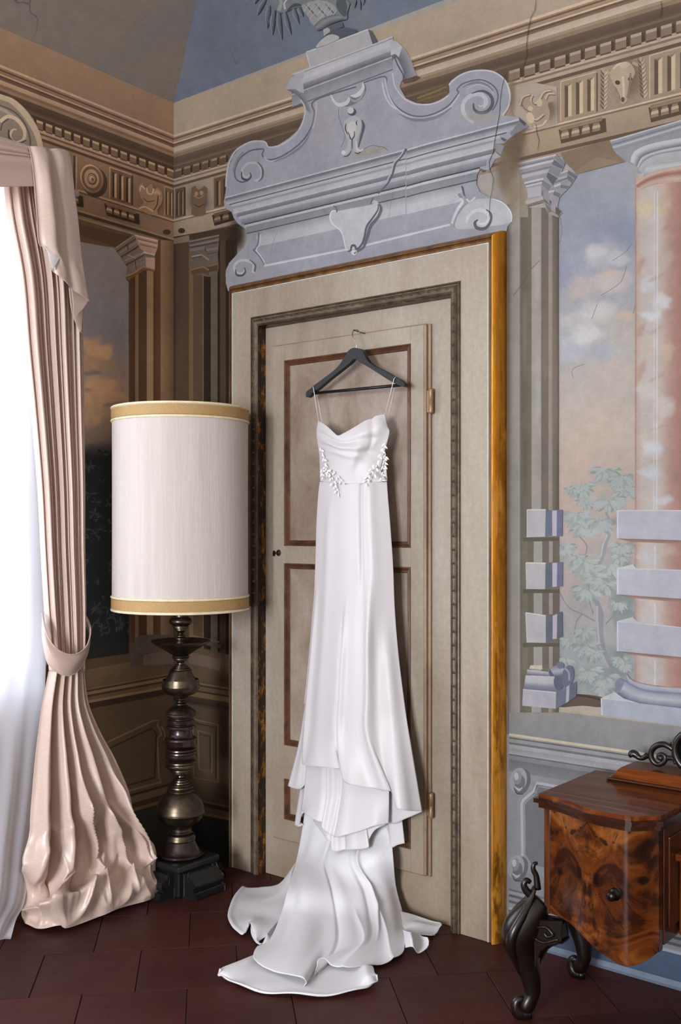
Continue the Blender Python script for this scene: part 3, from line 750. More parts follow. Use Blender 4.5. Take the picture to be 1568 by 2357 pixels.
P.loft(P2([(1335, 745), (1350, 700), (1420, 665), (1568, 635), (1700, 620)]), P2([(1365, 765), (1385, 722), (1450, 695), (1568, 670), (1700, 655)]), [(0, '#b7b2b3'), (.4, '#b1acae'), (1, '#6d6a70')], n=18, sm=6)
P.loft(P2([(1365, 765), (1385, 722), (1450, 695), (1568, 670), (1700, 655)]), P2([(1372, 778), (1400, 740), (1460, 712), (1568, 694), (1700, 680)]), [(0, '#625f66'), (.3, '#b6b1b3'), (.6, '#a19ca0'), (1, '#75727a')], n=18, sm=6)
P.loft(P2([(1372, 778), (1400, 740), (1460, 712), (1568, 694), (1700, 680)]), P2([(1390, 800), (1415, 765), (1470, 745), (1568, 735), (1700, 730)]), [(0, '#a8a3a7'), (1, '#9f9a9c')], n=18, sm=6)
# square blocks round the shaft
def sh2(L_, c): P.poly(ZP(L_), c)
for fr in ([(855, 550), (1480, 550), (1480, 770), (855, 752)], [(855, 968), (1480, 988), (1480, 1200), (855, 1157)], [(855, 1352), (1480, 1412), (1480, 1625), (855, 1567)]):
    P.loft(ZP([fr[3], fr[2]]), ZP([(fr[3][0] + 90, fr[3][1] + 24), (fr[2][0], fr[2][1] + 30)]), [(0, '#7d6661'), (1, '#99766c')], n=3)
    sh2(fr, '#a6a2ab'); P.stroke(ZP([fr[0], fr[3]]), 3.5, '#bab7bf', sm=0); P.stroke(ZP([fr[0], fr[1]]), 2, '#bbb8bb', sm=0)
sh2([(855, 966), (968, 938), (985, 965), (1040, 984), (1000, 980)], '#b1aeb4'); sh2([(855, 1350), (968, 1320), (990, 1350), (1060, 1372), (1000, 1372)], '#b1aeb4')
# torus base and plinth
P.loft(ZP([(925, 1735), (960, 1775), (1100, 1810), (1314, 1830), (1480, 1835)]), ZP([(915, 1760), (950, 1820), (1080, 1860), (1314, 1880), (1480, 1885)]), [(0, '#8b6a63'), (.25, '#a8a3aa'), (.6, '#9b99a6'), (1, '#6d6f80')], n=18, sm=5)
P.loft(ZP([(870, 1765), (930, 1790), (1060, 1850), (1314, 1872), (1480, 1880)]), ZP([(835, 1850), (900, 1910), (1040, 1955), (1314, 1985), (1480, 1990)]), [(0, '#70728a'), (.2, '#96959f'), (.5, '#a8a6ac'), (.8, '#7f8090'), (1, '#5b5e70')], n=18, sm=5)
P.poly(ZP([(838, 1800), (850, 1775), (880, 1765), (900, 1800), (860, 1870), (838, 1850)]), '#7b7c8c', sm=4)
sh2([(735, 1908), (835, 1862), (900, 1910), (1060, 1960), (1480, 1995), (1480, 2010), (735, 1925)], '#b2b0b5')
sh2([(735, 1912), (1480, 2000), (1480, 2130), (742, 2032)], '#9f9eaa'); P.stroke(ZP([(737, 1910), (742, 2030)]), 3, '#bcbabf', sm=0)
P.build()

# ---------------- dado under the landscape
P = Paint('painted_dado', wall_right, 'R', KR * .93, .0022)
def yw(z_):
    def f(x, d):   # height z on the wall -> pixel row at x
        p = AY(x, 1209, 0); D = (p - CAM).dot(FW); return 1209 + (EYE - (z_ + d)) * FPX / D
    return f
P.poly([(1165, 1600), (1201, 1622), (2150, 1744), (2150, 2450), (1165, 2170)], '#85868b')
P.vstrips([1168, 1180, 1202], [('#5f574f', '#858082'), ('#8a8788', '#8b8a8e')], 1630, lambda x: 1690)  # dark left edge carries the door frame's painted-in shadow down the dado
yd = lambda x, d: d + (x - 1174) * (d - 1209) / 3328
P.bands(yd, 1172, 2150, steps([(1619, '#a79f8e'), (1624, ('#8a888a', '#828284')), (1688, '#b9b29c'), (1694, '#8f8c8c'), (1697, '#5f5f64'), (1700, '#8d8c90'), (1708, '#6a6a70'), (1713, '#9c9ba0'), (1722, ('#8d8c92', '#a09fa5')), (1735, '#65656b'), (1738, '#7f7f86'), (1748, ('#6e6e74', '#7b7b80')), (1775, ('#898990', '#8b8c94')), (2000, '#8b8c94')]))
yb = yd
P.bands(yb, 1172, 2150, steps([(2046, '#66676d'), (2050, '#93949b'), (2058, '#5c5d63'), (2064, '#8c8d94'), (2072, '#5f6066'), (2078, '#909198'), (2088, '#a6a8b2'), (2094, ('#4f5c74', '#46546c')), (2150, '#7a8496'), (2162, '#657082'), (2175, '#657082')]))
P.lay += .00003
# recessed panel with scooped corner
pan = [(1236, 1800), (1228, 1822), (1212, 1838), (1204, 1846), (1204, 1965), (1215, 1985), (1232, 1995)]
P.poly([(1236, 1806), (1226, 1830), (1209, 1845), (1209, 1965), (1225, 1990), (1640, 2090), (1640, 1884)], '#6e6f74')
P.stroke([(1640, 1874), (1236, 1802), (1228, 1822), (1206, 1840), (1201, 1850), (1203, 1970)], 6, '#a9a9b1', sm=0); P.stroke([(1640, 1884), (1240, 1810), (1232, 1828), (1212, 1845), (1208, 1852), (1209, 1970)], 2.5, '#8d8e96', sm=0)
for cx, cy, s_ in ((1195, 1800, 1), (1190, 2000, .95)):
    P.ell(cx + 8, cy, 18 * s_, 30 * s_, '#63646b', .25); P.ell(cx - 2, cy - 4, 20 * s_, 29 * s_, '#97989f', .2); P.ell(cx + 2, cy + 4, 12 * s_, 20 * s_, '#6c6d75', .1); P.ell(cx - 3, cy - 10, 9 * s_, 16 * s_, '#85868e', .1)
    P.ell(cx - 6, cy - 13, 5 * s_, 9 * s_, '#b2b3ba'); P.stroke([(cx - 10, cy + 10), (cx, cy + 18), (cx + 8, cy + 12)], [1, 6, 1], '#b0b1b8'); P.stroke([(cx - 12, cy + 12), (cx - 4, cy + 26), (cx + 10, cy + 28)], [1, 4, 2], '#4f5057')
P.build()

# ---------------- shadowed corner: pilaster strips on the door wall, left of the door
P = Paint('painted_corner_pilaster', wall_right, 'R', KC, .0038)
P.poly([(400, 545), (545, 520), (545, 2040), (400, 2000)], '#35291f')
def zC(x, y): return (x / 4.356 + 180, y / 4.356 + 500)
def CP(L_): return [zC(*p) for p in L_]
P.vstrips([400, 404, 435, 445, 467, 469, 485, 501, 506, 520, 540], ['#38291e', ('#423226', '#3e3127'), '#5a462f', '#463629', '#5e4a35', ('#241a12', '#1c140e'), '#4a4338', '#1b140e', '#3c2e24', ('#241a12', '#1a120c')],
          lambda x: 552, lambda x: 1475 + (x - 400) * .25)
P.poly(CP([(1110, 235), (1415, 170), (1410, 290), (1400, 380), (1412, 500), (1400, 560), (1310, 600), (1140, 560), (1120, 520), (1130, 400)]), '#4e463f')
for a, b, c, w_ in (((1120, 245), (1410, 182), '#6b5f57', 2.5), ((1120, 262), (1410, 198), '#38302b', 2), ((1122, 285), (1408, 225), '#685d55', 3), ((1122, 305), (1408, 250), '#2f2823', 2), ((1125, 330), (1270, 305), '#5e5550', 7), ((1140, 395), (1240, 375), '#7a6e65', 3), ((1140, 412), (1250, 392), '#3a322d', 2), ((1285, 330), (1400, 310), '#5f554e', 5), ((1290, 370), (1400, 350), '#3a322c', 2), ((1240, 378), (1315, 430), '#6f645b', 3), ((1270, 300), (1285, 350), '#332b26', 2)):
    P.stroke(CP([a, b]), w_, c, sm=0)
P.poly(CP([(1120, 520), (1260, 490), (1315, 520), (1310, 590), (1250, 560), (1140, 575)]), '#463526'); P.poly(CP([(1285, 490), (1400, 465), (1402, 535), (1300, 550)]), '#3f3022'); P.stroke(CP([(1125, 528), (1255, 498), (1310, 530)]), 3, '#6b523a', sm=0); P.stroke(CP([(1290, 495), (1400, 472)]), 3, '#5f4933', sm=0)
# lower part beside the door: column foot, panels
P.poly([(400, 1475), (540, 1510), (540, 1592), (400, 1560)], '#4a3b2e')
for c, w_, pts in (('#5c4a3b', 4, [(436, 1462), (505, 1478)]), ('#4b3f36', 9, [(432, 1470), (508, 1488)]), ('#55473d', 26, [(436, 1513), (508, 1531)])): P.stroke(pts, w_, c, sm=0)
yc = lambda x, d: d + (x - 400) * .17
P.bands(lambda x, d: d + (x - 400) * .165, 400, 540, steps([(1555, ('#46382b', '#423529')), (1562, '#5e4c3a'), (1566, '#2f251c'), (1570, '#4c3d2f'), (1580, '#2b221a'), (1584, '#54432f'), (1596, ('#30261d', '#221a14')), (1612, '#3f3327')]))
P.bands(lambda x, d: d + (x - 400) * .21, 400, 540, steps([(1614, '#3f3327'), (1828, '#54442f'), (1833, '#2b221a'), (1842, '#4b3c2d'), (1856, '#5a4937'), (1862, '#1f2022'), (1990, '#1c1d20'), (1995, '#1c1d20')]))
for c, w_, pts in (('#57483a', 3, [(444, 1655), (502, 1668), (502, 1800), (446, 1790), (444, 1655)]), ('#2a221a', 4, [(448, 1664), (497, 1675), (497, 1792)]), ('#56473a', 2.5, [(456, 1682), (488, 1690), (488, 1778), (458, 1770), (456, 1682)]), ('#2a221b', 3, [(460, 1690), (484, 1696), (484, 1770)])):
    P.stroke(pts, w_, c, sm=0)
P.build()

# ---------------- painted overdoor
P = Paint('painted_overdoor', wall_right, 'R', 0.84); P.tint = (1.03, 1.02, .93)
def O(L_): return [(500 + x / 2, 300 + y / 2) for x, y in L_]
def Z1(L_): return [(x / 2, y / 2) for x, y in L_]
def S_(L_): return [(960 + x / 4.91, 140 + y / 4.91) for x, y in L_]
def Mm(L_): return [(740 + x / 5.356, 160 + y / 5.356) for x, y in L_]
def V_(L_): return [(580 + x / 4.9, y / 4.9) for x, y in L_]
P.lay = .0056
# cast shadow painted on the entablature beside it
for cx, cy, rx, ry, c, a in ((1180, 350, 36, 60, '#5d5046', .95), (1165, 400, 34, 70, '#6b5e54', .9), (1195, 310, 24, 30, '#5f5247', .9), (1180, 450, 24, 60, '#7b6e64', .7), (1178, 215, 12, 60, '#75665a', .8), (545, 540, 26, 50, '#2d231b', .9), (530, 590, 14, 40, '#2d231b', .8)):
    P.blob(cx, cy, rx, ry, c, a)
P.poly(S_([(30, 380), (380, 240), (360, 380), (240, 470), (0, 480)]), '#5c4d3c'); P.stroke(S_([(0, 425), (200, 350), (340, 290)]), 4, '#74644f', sm=0); P.stroke(S_([(0, 460), (200, 400), (340, 350)]), 3, '#6b5b48', sm=0)
out = [(515, 466), (517, 455), (521, 430), (524, 395), (535, 362), (552, 340), (580, 325), (600, 323), (612, 330), (618, 340), (640, 334), (665, 318), (690, 296), (702, 268), (700, 243), (690, 224), (659, 206), (660, 190), (668, 180), (682, 170), (898, 91), (915, 96), (932, 112), (948, 140), (957, 172), (925, 186)]
out2 = [(920, 200), (934, 226), (958, 237), (980, 240), (1005, 236), (1029, 221), (1035, 212), (1034, 196), (1042, 186), (1062, 172), (1086, 164), (1115, 162), (1139, 167), (1160, 182), (1171, 203), (1174, 226), (1169, 248), (1157, 266), (1195, 269), (1215, 291), (1190, 305), (1170, 321), (1160, 330), (1141, 331), (1138, 348), (1154, 361), (1139, 367), (1127, 392), (1105, 390), (1097, 405), (1097, 425), (1105, 442), (1120, 452), (1143, 458), (1165, 472), (1178, 492), (1179, 510), (1168, 522), (1165, 540), (525, 670), (520, 652), (520, 630), (527, 606), (545, 586), (562, 568), (570, 548), (566, 528), (548, 515), (538, 502), (533, 488), (518, 478)]
P.poly(out + out2, '#8f90a0')
def YT_(x, d): return d - .375 * (x - 743)
P.bands(YT_, 672, 905, steps([(143.5, '#a9a9b5'), (147, '#7d7d89'), (150, ('#a5a5b2', '#afafbb')), (162, ('#afafbb', '#9a9aa8')), (176, ('#83838f', '#61616d')), (188, '#656571'), (190, '#9f9fac'), (193, ('#75758a', '#8586a0'))][:7] + [(193, ('#777785', '#8a8a98')), (219, '#63636e'), (222, '#63636e')]))
P.loft([(682, 170), (666, 184), (659, 205)], [(700, 164), (698, 190), (700, 214)], [(0, '#9a9aa7'), (1, '#a0a0ad')], n=8, sm=4)
P.loft([(660, 206), (690, 224), (702, 250)], [(680, 205), (704, 224), (716, 262)], [(0, '#5d5d69'), (1, '#7d7d89')], n=8, sm=4)
P.poly(V_([(610, 592), (1310, 332), (1362, 500), (660, 757)]), '#9d9da8'); P.poly(V_([(1310, 332), (1355, 350), (1428, 480), (1362, 500)]), '#54545e'); P.stroke(V_([(612, 590), (1310, 332)]), 3, '#b4b4bc', sm=0); P.stroke(V_([(612, 592), (660, 757)]), 3, '#b0b0ba', sm=0)
P.stroke(V_([(485, 835), (1540, 440)]), 3, '#abacb6', sm=0)
P.loft([(898, 92), (916, 97), (934, 118), (950, 150), (960, 174)], [(903, 140), (912, 132), (921, 146), (929, 165), (929, 184)], [(0, '#8c8c99'), (.5, '#73737f'), (1, '#5a5a66')], n=14, sm=4)
P.loft([(898, 92), (914, 96), (926, 108)], [(900, 128), (910, 124), (918, 132)], [(0, '#a4a4b1'), (1, '#a9a9b6')], n=8, sm=4)
P.stroke([(908, 130), (916, 150), (928, 172), (928, 186)], 3, '#4f4f5a')
P.poly([(925, 186), (958, 174), (968, 178), (955, 186), (930, 192)], '#57493b')
# rims and inner mouldings
rimL = Z1([(1385, 460), (1405, 500), (1395, 560), (1360, 620), (1300, 665), (1240, 678), (1222, 655), (1195, 650), (1150, 655), (1090, 690), (1058, 740), (1045, 800), (1040, 860)])
P.stroke(rimL, 5, '#a6a6b2', sm=6, a=.9, soft=True)
inL = Z1([(1640, 400), (1450, 462), (1448, 520), (1435, 580), (1400, 640), (1345, 690), (1285, 725), (1235, 735), (1208, 715), (1215, 690), (1200, 686), (1150, 695), (1105, 730), (1082, 780), (1085, 820), (1110, 838), (1140, 832)])
P.stroke(inL, 3.4, '#5c5c69', sm=5); P.stroke([(x + 3.5, y + 3.5) for x, y in inL[1:9]], 3, '#a7a7b4', sm=5)
P.stroke(Z1([(1440, 590), (1400, 660), (1330, 715), (1260, 745)]), [2, 8, 3], '#73737f', a=.8, soft=True)
P.stroke(Z1([(1170, 832), (1200, 822), (1205, 780), (1180, 752), (1145, 752), (1118, 775), (1118, 805), (1138, 815), (1150, 800)]), [5, 6, 6, 5, 3], '#a6a6b2')
P.stroke(Z1([(1190, 835), (1208, 815), (1208, 775), (1185, 745)]), [2, 5, 2], '#585863'); P.stroke(Z1([(1112, 790), (1116, 820), (1140, 828), (1156, 812), (1150, 795)]), [2, 5, 4, 2], '#4b4b56')
P.stroke(Z1([(1120, 700), (1090, 740), (1075, 790)]), 6, '#7a7a87', a=.8, soft=True)
rimR = [(904, 168), (908, 195), (922, 218), (940, 233), (962, 240), (990, 240), (1014, 232), (1032, 220)]
P.stroke(rimR, 5, '#a9a9b6', a=.9, soft=True); P.stroke([(1034, 196), (1042, 186), (1062, 172), (1086, 164), (1115, 162), (1139, 167), (1160, 182), (1171, 203), (1174, 226), (1169, 248), (1157, 266)], 5, '#acadb9', a=.9, soft=True)
inR = [(838, 190), (886, 176), (889, 198), (898, 224), (914, 246), (938, 262), (966, 268), (998, 262), (1030, 245), (1048, 225), (1056, 212), (1052, 207)] + S_([(500, 270), (600, 230), (720, 215), (820, 250), (890, 310), (915, 380), (910, 450), (880, 520), (850, 560)])
P.stroke(inR, 3.2, '#5e5e6b', sm=5); P.stroke([(x + 1, y + 5) for x, y in inR[1:11]], 3.5, '#a5a6b3', sm=5); P.stroke([(880, 190), (886, 218), (898, 240), (914, 252)], 5, '#abacb8', a=.9, soft=True)
P.stroke([(918, 262), (944, 274), (975, 276), (1008, 268), (1040, 248)], [2, 10, 10, 3], '#73747f', a=.8, soft=True)
P.stroke(S_([(520, 300), (600, 260), (700, 245), (800, 280), (860, 340)]), [2, 7, 6, 3], '#6f6f7c', a=.8, soft=True); P.stroke(S_([(560, 320), (680, 270), (800, 300), (870, 380)]), 3, '#a4a5b1', a=.8, soft=True)
P.stroke(S_([(640, 700), (560, 640), (520, 560), (530, 470), (590, 405), (680, 375), (755, 400), (780, 460), (760, 510), (715, 525), (690, 500)]), [6, 9, 9, 9, 10, 10, 8, 4], '#abacb8')
P.stroke(S_([(640, 480), (645, 540), (695, 585), (775, 580), (835, 530), (855, 460), (830, 390), (760, 345), (690, 345), (620, 370)]), [3, 7, 8, 8, 7, 5, 2], '#555663')
P.stroke(S_([(680, 490), (700, 530), (750, 525)]), 3, '#8b8c98')
P.blob(*S_([(700, 640)])[0], 60, 14, '#989490', .5); P.blob(850, 350, 60, 10, '#8d867e', .6, rot=-.25); P.blob(620, 445, 80, 8, '#8b8580', .6, rot=-.28); P.blob(740, 290, 30, 60, '#98929a', .4)
# garland drop
P.poly(Mm([(110, 310), (150, 390), (210, 430), (280, 420), (330, 380), (345, 330), (420, 350), (480, 310), (520, 240), (515, 160), (545, 190), (550, 270), (500, 360), (420, 420), (330, 455), (230, 455), (150, 410)]), '#6a6a76', sm=3)
P.stroke(Mm([(115, 312), (150, 385), (200, 430), (270, 430), (325, 395), (345, 340)]), [3, 6, 9, 9, 4], '#b1b2bb'); P.stroke(Mm([(360, 320), (420, 325), (480, 285), (515, 220), (512, 165)]), [3, 9, 10, 7, 2], '#b3b4bd'); P.stroke(Mm([(345, 320), (370, 370), (420, 390), (480, 350), (530, 270)]), [2, 6, 5], '#8a8a96')
P.ell(*Mm([(378, 522)])[0], 10, 9, '#4d4d58'); P.ell(*Mm([(360, 505)])[0], 7.5, 7.5, '#b0b0b8')
P.stroke(Mm([(500, 620), (520, 700), (490, 830), (455, 960)]), [3, 9, 8, 3], '#52525e', a=.9, soft=True)
P.poly(Mm([(360, 580), (430, 570), (480, 620), (490, 700), (460, 800), (430, 900), (450, 980), (490, 990), (440, 1030), (400, 990), (395, 880), (370, 860), (365, 960), (330, 1030), (270, 1060), (260, 1030), (310, 980), (330, 900), (300, 820), (275, 730), (285, 640)]), '#9fa0aa', sm=3)
P.poly(Mm([(370, 640), (415, 650), (430, 720), (410, 800), (375, 860), (345, 830), (320, 760), (325, 680)]), '#b1b0b6', sm=3)
for c in ([(305, 665), (295, 730), (325, 800)], [(440, 630), (430, 660), (440, 690)], [(330, 770), (360, 850), (378, 865)], [(405, 760), (405, 820), (380, 866), (378, 980)], [(270, 1075), (330, 1060), (372, 1000)], [(410, 1020), (450, 1035), (510, 1000)]): P.stroke(Mm(c), [1.5, 3, 1.5], '#474752')
P.ell(*Mm([(272, 1022)])[0], 5, 5, '#b6b6bd'); P.stroke(Mm([(430, 880), (440, 980), (490, 1000), (510, 975)]), [2, 5, 5, 2], '#b4b4bc')
P.stroke(Mm([(215, 470), (215, 580), (260, 720), (290, 840), (240, 960)]), 1.2, '#55555f', a=.8, soft=True); P.stroke(Mm([(520, 980), (600, 945), (650, 935), (700, 950), (770, 960), (820, 1000)]), 1.6, '#5a5654', a=.8, soft=True)
# main cornice of the overdoor
rows = [(352, '#acadba'), (355.5, ('#676774', '#72727f')), (362, ('#82828f', '#9fa0ad')), (371, '#a5a6b3'), (373, '#585865'), (376, ('#a9aab7', '#a0a1ae')), (383, ('#878894', '#8f909c')), (388, ('#a1a2af', '#adaebb')), (402, ('#7b7c89', '#6a6b78')), (412, ('#a7a8b5', '#9c9daa')), (420, ('#8b8c99', '#6c6d7a')), (434, '#40404b'), (437, '#a9aab7'), (443, ('#7c7d8a', '#82838f')), (459, '#4b4b57'), (461.5, ('#8a8b98', '#a3a5b2')), (480, ('#a6a8b5', '#a8aab7')), (500, '#a8aab7')]
ends = [(517, 1195), (519, 1200), (520, 1188), (524, 1172), (528, 1166), (533, 1150), (535, 1142), (537, 1140), (545, 1138), (550, 1136), (556, 1120), (562, 1105), (563, 1103), (567, 1098), (568, 1097), (590, 1065), (592, 1060)]
for (a, b), (xa, xb) in zip(zip(rows, rows[1:]), ends):
    c = a[1] if isinstance(a[1], tuple) else (a[1], a[1])
    if xb > 938:
        P.bands(YO_, xa, 934, [(a[0], c[0]), (b[0], c[1])]); P.bands(lambda x, d: YO_(x, d) + max(0, 1.5 - (x - 936) * .04), 936, xb, [(a[0], c[0]), (b[0], c[1])])
P.stroke(O([(872, 85), (850, 118), (822, 152), (808, 200), (785, 245), (742, 292)]), [6, 5, 5, 4, 3], '#5b5c69', sm=5); P.stroke(O([(858, 95), (838, 125), (812, 152), (798, 200), (776, 240)]), 2.5, '#a9aab6', sm=5)
P.poly(S_([(1155, 640), (1270, 740), (1190, 785), (1070, 850), (1050, 820), (1150, 690)]), '#72737f'); P.poly(S_([(1155, 640), (1235, 705), (1220, 740), (1160, 680)]), '#4b4c57'); P.poly(S_([(950, 860), (1020, 890), (990, 915), (955, 890)]), '#565762'); P.poly(S_([(885, 930), (990, 960), (950, 1060), (890, 1010)]), '#7f808c'); P.poly(S_([(715, 1215), (780, 1245), (740, 1260)]), '#5a5b66')
# flat of the panel underneath, with its frame lines
P.stroke(O([(190, 470), (595, 368)]), 3, '#a6a7b3', sm=0) if False else None
P.stroke([(596, 535), (594, 560), (588, 572), (584, 576), (596, 588), (606, 604), (608, 612)], 3, '#62636f', sm=4); P.stroke([(600, 540), (598, 562), (590, 575), (602, 592), (611, 608)], 3, '#b1b2be', sm=4)
P.stroke([(608, 612), (820, 570), (1036, 517)], 5, '#b4b6c3', sm=0); P.stroke([(606, 606), (820, 563), (1030, 509)], 3, '#8b8d9a', sm=0); P.stroke([(600, 619), (820, 577), (1040, 524)], 2.5, '#9395a2', sm=0)
P.stroke(S_([(500, 1425), (515, 1430), (530, 1500), (545, 1530)]), [3, 5, 2], '#565763'); P.stroke(S_([(470, 1500), (500, 1550)]), 6, '#7c7d89'); P.stroke(S_([(480, 1560), (515, 1590), (460, 1680), (410, 1790), (395, 1840)]), [6, 7, 6, 5], '#b6b8c4'); P.stroke(S_([(545, 1535), (590, 1600), (520, 1660), (450, 1780), (420, 1880)]), [3, 5, 7, 7, 4], '#83848f')
P.stroke(S_([(560, 1560), (600, 1590), (660, 1540)]), 4, '#b7b9c4')
P.poly(S_([(590, 1600), (700, 1560), (880, 1570), (1000, 1650), (1055, 1740), (1045, 1830), (820, 1870), (460, 1900), (450, 1780), (520, 1670)]), '#a5a6b1', sm=4)
P.stroke(S_([(560, 1830), (580, 1760), (650, 1700), (740, 1690), (800, 1730), (815, 1790), (770, 1840), (710, 1840), (690, 1810)]), [5, 7, 8, 8, 8, 6, 3], '#b5b6c0')
P.stroke(S_([(690, 1795), (655, 1830), (675, 1885), (740, 1900), (800, 1870), (838, 1790), (830, 1720), (780, 1680)]), [3, 7, 8, 7, 6, 5, 2], '#585965')
P.stroke(S_([(850, 1560), (960, 1600), (1040, 1680), (1070, 1760), (1065, 1820)]), [3, 5, 5, 3], '#b9bbc6', a=.9, soft=True)
P.poly(O([(95, 590), (150, 585), (190, 610), (215, 660), (60, 690), (40, 650), (60, 610)]), '#8f909c', sm=4)
P.stroke(O([(165, 655), (165, 615), (130, 598), (95, 605), (78, 630), (90, 655), (120, 655), (125, 635)]), [5, 6, 6, 5, 3], '#a9aab5'); P.stroke(O([(85, 640), (90, 665), (115, 668), (130, 650), (125, 632)]), [2, 5, 4, 2], '#4f505c'); P.stroke(O([(172, 650), (175, 620), (150, 596)]), [5, 4, 2], '#585965')
# cartouche
P.stroke([(x + 4, y + 3) for x, y in Mm([(690, 1640), (715, 1700), (680, 1800), (590, 1910), (545, 2040), (500, 2170), (420, 2230)])], [4, 9, 9, 10, 10, 8, 5], '#5f606d', a=.95, soft=True)
P.poly(Mm([(190, 1742), (140, 1742), (108, 1790), (110, 1860), (160, 1925), (240, 1990), (272, 2080), (292, 2190), (330, 2240), (380, 2200), (400, 2160), (430, 2220), (490, 2190), (520, 2120), (540, 2010), (590, 1890), (670, 1790), (705, 1700), (700, 1640), (660, 1612), (620, 1635), (608, 1665)]), '#a9abb8', sm=3)
P.stroke(Mm([(195, 1745), (140, 1742), (108, 1790), (112, 1860), (160, 1925), (240, 1990), (272, 2080), (295, 2190), (325, 2235)]), [2, 3, 3, 2.5, 2], '#c2c4ce'); P.stroke(Mm([(700, 1660), (695, 1730), (640, 1820), (560, 1930), (530, 2060), (500, 2150), (440, 2215), (410, 2170), (375, 2175), (360, 2230), (325, 2240)]), [2, 4, 4, 5, 5, 3], '#565764')
P.stroke(Mm([(190, 1760), (185, 1710), (150, 1680)]), 3, '#5d5e6a'); P.stroke(Mm([(605, 1660), (625, 1610), (640, 1580)]), 3, '#5d5e6a'); P.ell(*Mm([(400, 2255)])[0], 6, 6, '#b9bbc5'); P.stroke(Mm([(405, 2270), (425, 2250)]), 3, '#5d5e6a'); P.stroke(Mm([(195, 1742), (608, 1664)]), 1.5, '#878895', sm=0)
for c in ([(905, 437), (900, 470), (895, 500)], [(640, 530), (628, 560), (622, 590)]): P.stroke(c, 1, '#777884', a=.6, soft=True)
# vase of foliage above
dkb = '#656c78'
for tip, root, w_ in (((60, 170), (150, -10), 60), ((170, 320), (190, 60), 70), ((230, 392), (250, 110), 62), ((335, 448), (300, 130), 66), ((440, 388), (370, 140), 55), ((530, 268), (470, 100), 60), ((575, 185), (530, 90), 50), ((30, 40), (80, -60), 50)):
    (x0, y0), (x1, y1) = V_([root, tip]); P.stroke([(x0, y0), ((x0 + x1) / 2 - 3, (y0 + y1) / 2), (x1, y1)], [6, w_ / 4.9, w_ / 5.5, 1], dkb); P.stroke([(x0 + 2, y0), ((x0 + x1) / 2 + 2, (y0 + y1) / 2), (x1, y1)], [1, 4, 1], '#4c5260'); P.stroke([(x0 - 2, y0), ((x0 + x1) / 2 - 6, (y0 + y1) / 2), (x1, y1)], [1, 2, 1], '#868b96')
P.poly(V_([(250, -60), (280, 90), (330, 150), (440, 110), (560, 80), (640, 200), (700, 300), (930, 170), (1060, 225), (1074, 150), (1040, -60)]), '#71747e', sm=2)
P.poly(V_([(560, 60), (760, 0), (900, 40), (960, 120), (860, 190), (700, 295), (640, 200)]), '#8b8c94', sm=2); P.poly(V_([(960, 0), (1060, 0), (1072, 150), (1040, 190), (960, 100)]), '#4d555c', sm=2)
for i in range(9):
    x, y = 600 + i * 38, 40 + (i % 3) * 40
    P.stroke(V_([(x, y), (x + 60, y + 80)]), 1.4, '#4f535d', sm=0); P.stroke(V_([(x + 50, y), (x - 20, y + 90)]), 1.4, '#a0a1a8', sm=0)
P.poly(V_([(250, -55), (1040, -55), (1010, -150), (860, -230), (640, -260), (420, -230), (290, -150)]), '#6b6f79', sm=3)
for q in range(11):
    an = PI * (q + .5) / 11; P.stroke(V_([(645 - 300 * math.cos(an), -120 - 80 * math.sin(an)), (645 - 430 * math.cos(an), -150 - 200 * math.sin(an)), (645 - 560 * math.cos(an), -130 - 300 * math.sin(an))]), [6, 13, 10, 1], ['#6f7480', '#5f6672', '#7b808a'][q % 3])
P.stroke(V_([(375, 105), (365, 40), (400, -10)]), [5, 4, 3], '#a9aab2'); P.stroke(V_([(300, 120), (330, 30), (300, -40)]), [9, 8, 5], '#8e9099'); P.stroke(V_([(400, 120), (480, 60), (560, 60)]), [3, 9, 4], '#474d57')
P.loft(V_([(700, 292), (780, 215), (880, 175), (960, 168), (1000, 180)]), V_([(740, 350), (800, 330), (900, 270), (1000, 235), (1060, 225)]), [(0, '#5a5e68'), (.4, '#7d808a'), (1, '#42464f')], n=12, sm=4)
P.poly(V_([(800, 330), (900, 275), (1018, 250), (1035, 300), (930, 335), (812, 418)]), '#565b66'); P.poly(V_([(805, 335), (850, 310), (880, 330), (880, 380), (812, 418)]), '#9b9da5')
P.lay += .001
P.poly(V_([(728, 545), (752, 470), (840, 385), (950, 330), (1080, 310), (1192, 358), (1000, 435)]), '#4f545f', sm=3); P.lay += .0015; P.poly(V_([(732, 540), (760, 470), (850, 400), (930, 390), (980, 440)]), '#a2a3aa', sm=3)
for c in ([(1160, -20), (1150, 90)], [(1200, -20), (1220, 110)], [(1250, -20), (1250, 50)]): P.stroke(V_(c), [9, 7, 1], dkb)
# long cracks across the cornice and the overdoor
P.k = KR
for c in ([(1234, 0), (1232, 22), (1222, 40), (1216, 70), (1212, 105), (1213, 125), (1206, 150), (1204, 185)], [(1522, 2), (1524, 20), (1520, 42)], [(1234, 285), (1236, 306), (1241, 322), (1238, 345)], [(1164, 170), (1156, 200), (1152, 228), (1150, 262), (1145, 290), (1138, 330), (1136, 350), (1126, 372), (1128, 392), (1136, 410), (1134, 430), (1128, 462), (1126, 500)]):
    P.stroke(c, [1.6, 2.4, 1.2], '#33291f', a=.75, sm=0, soft=True)
P.build()

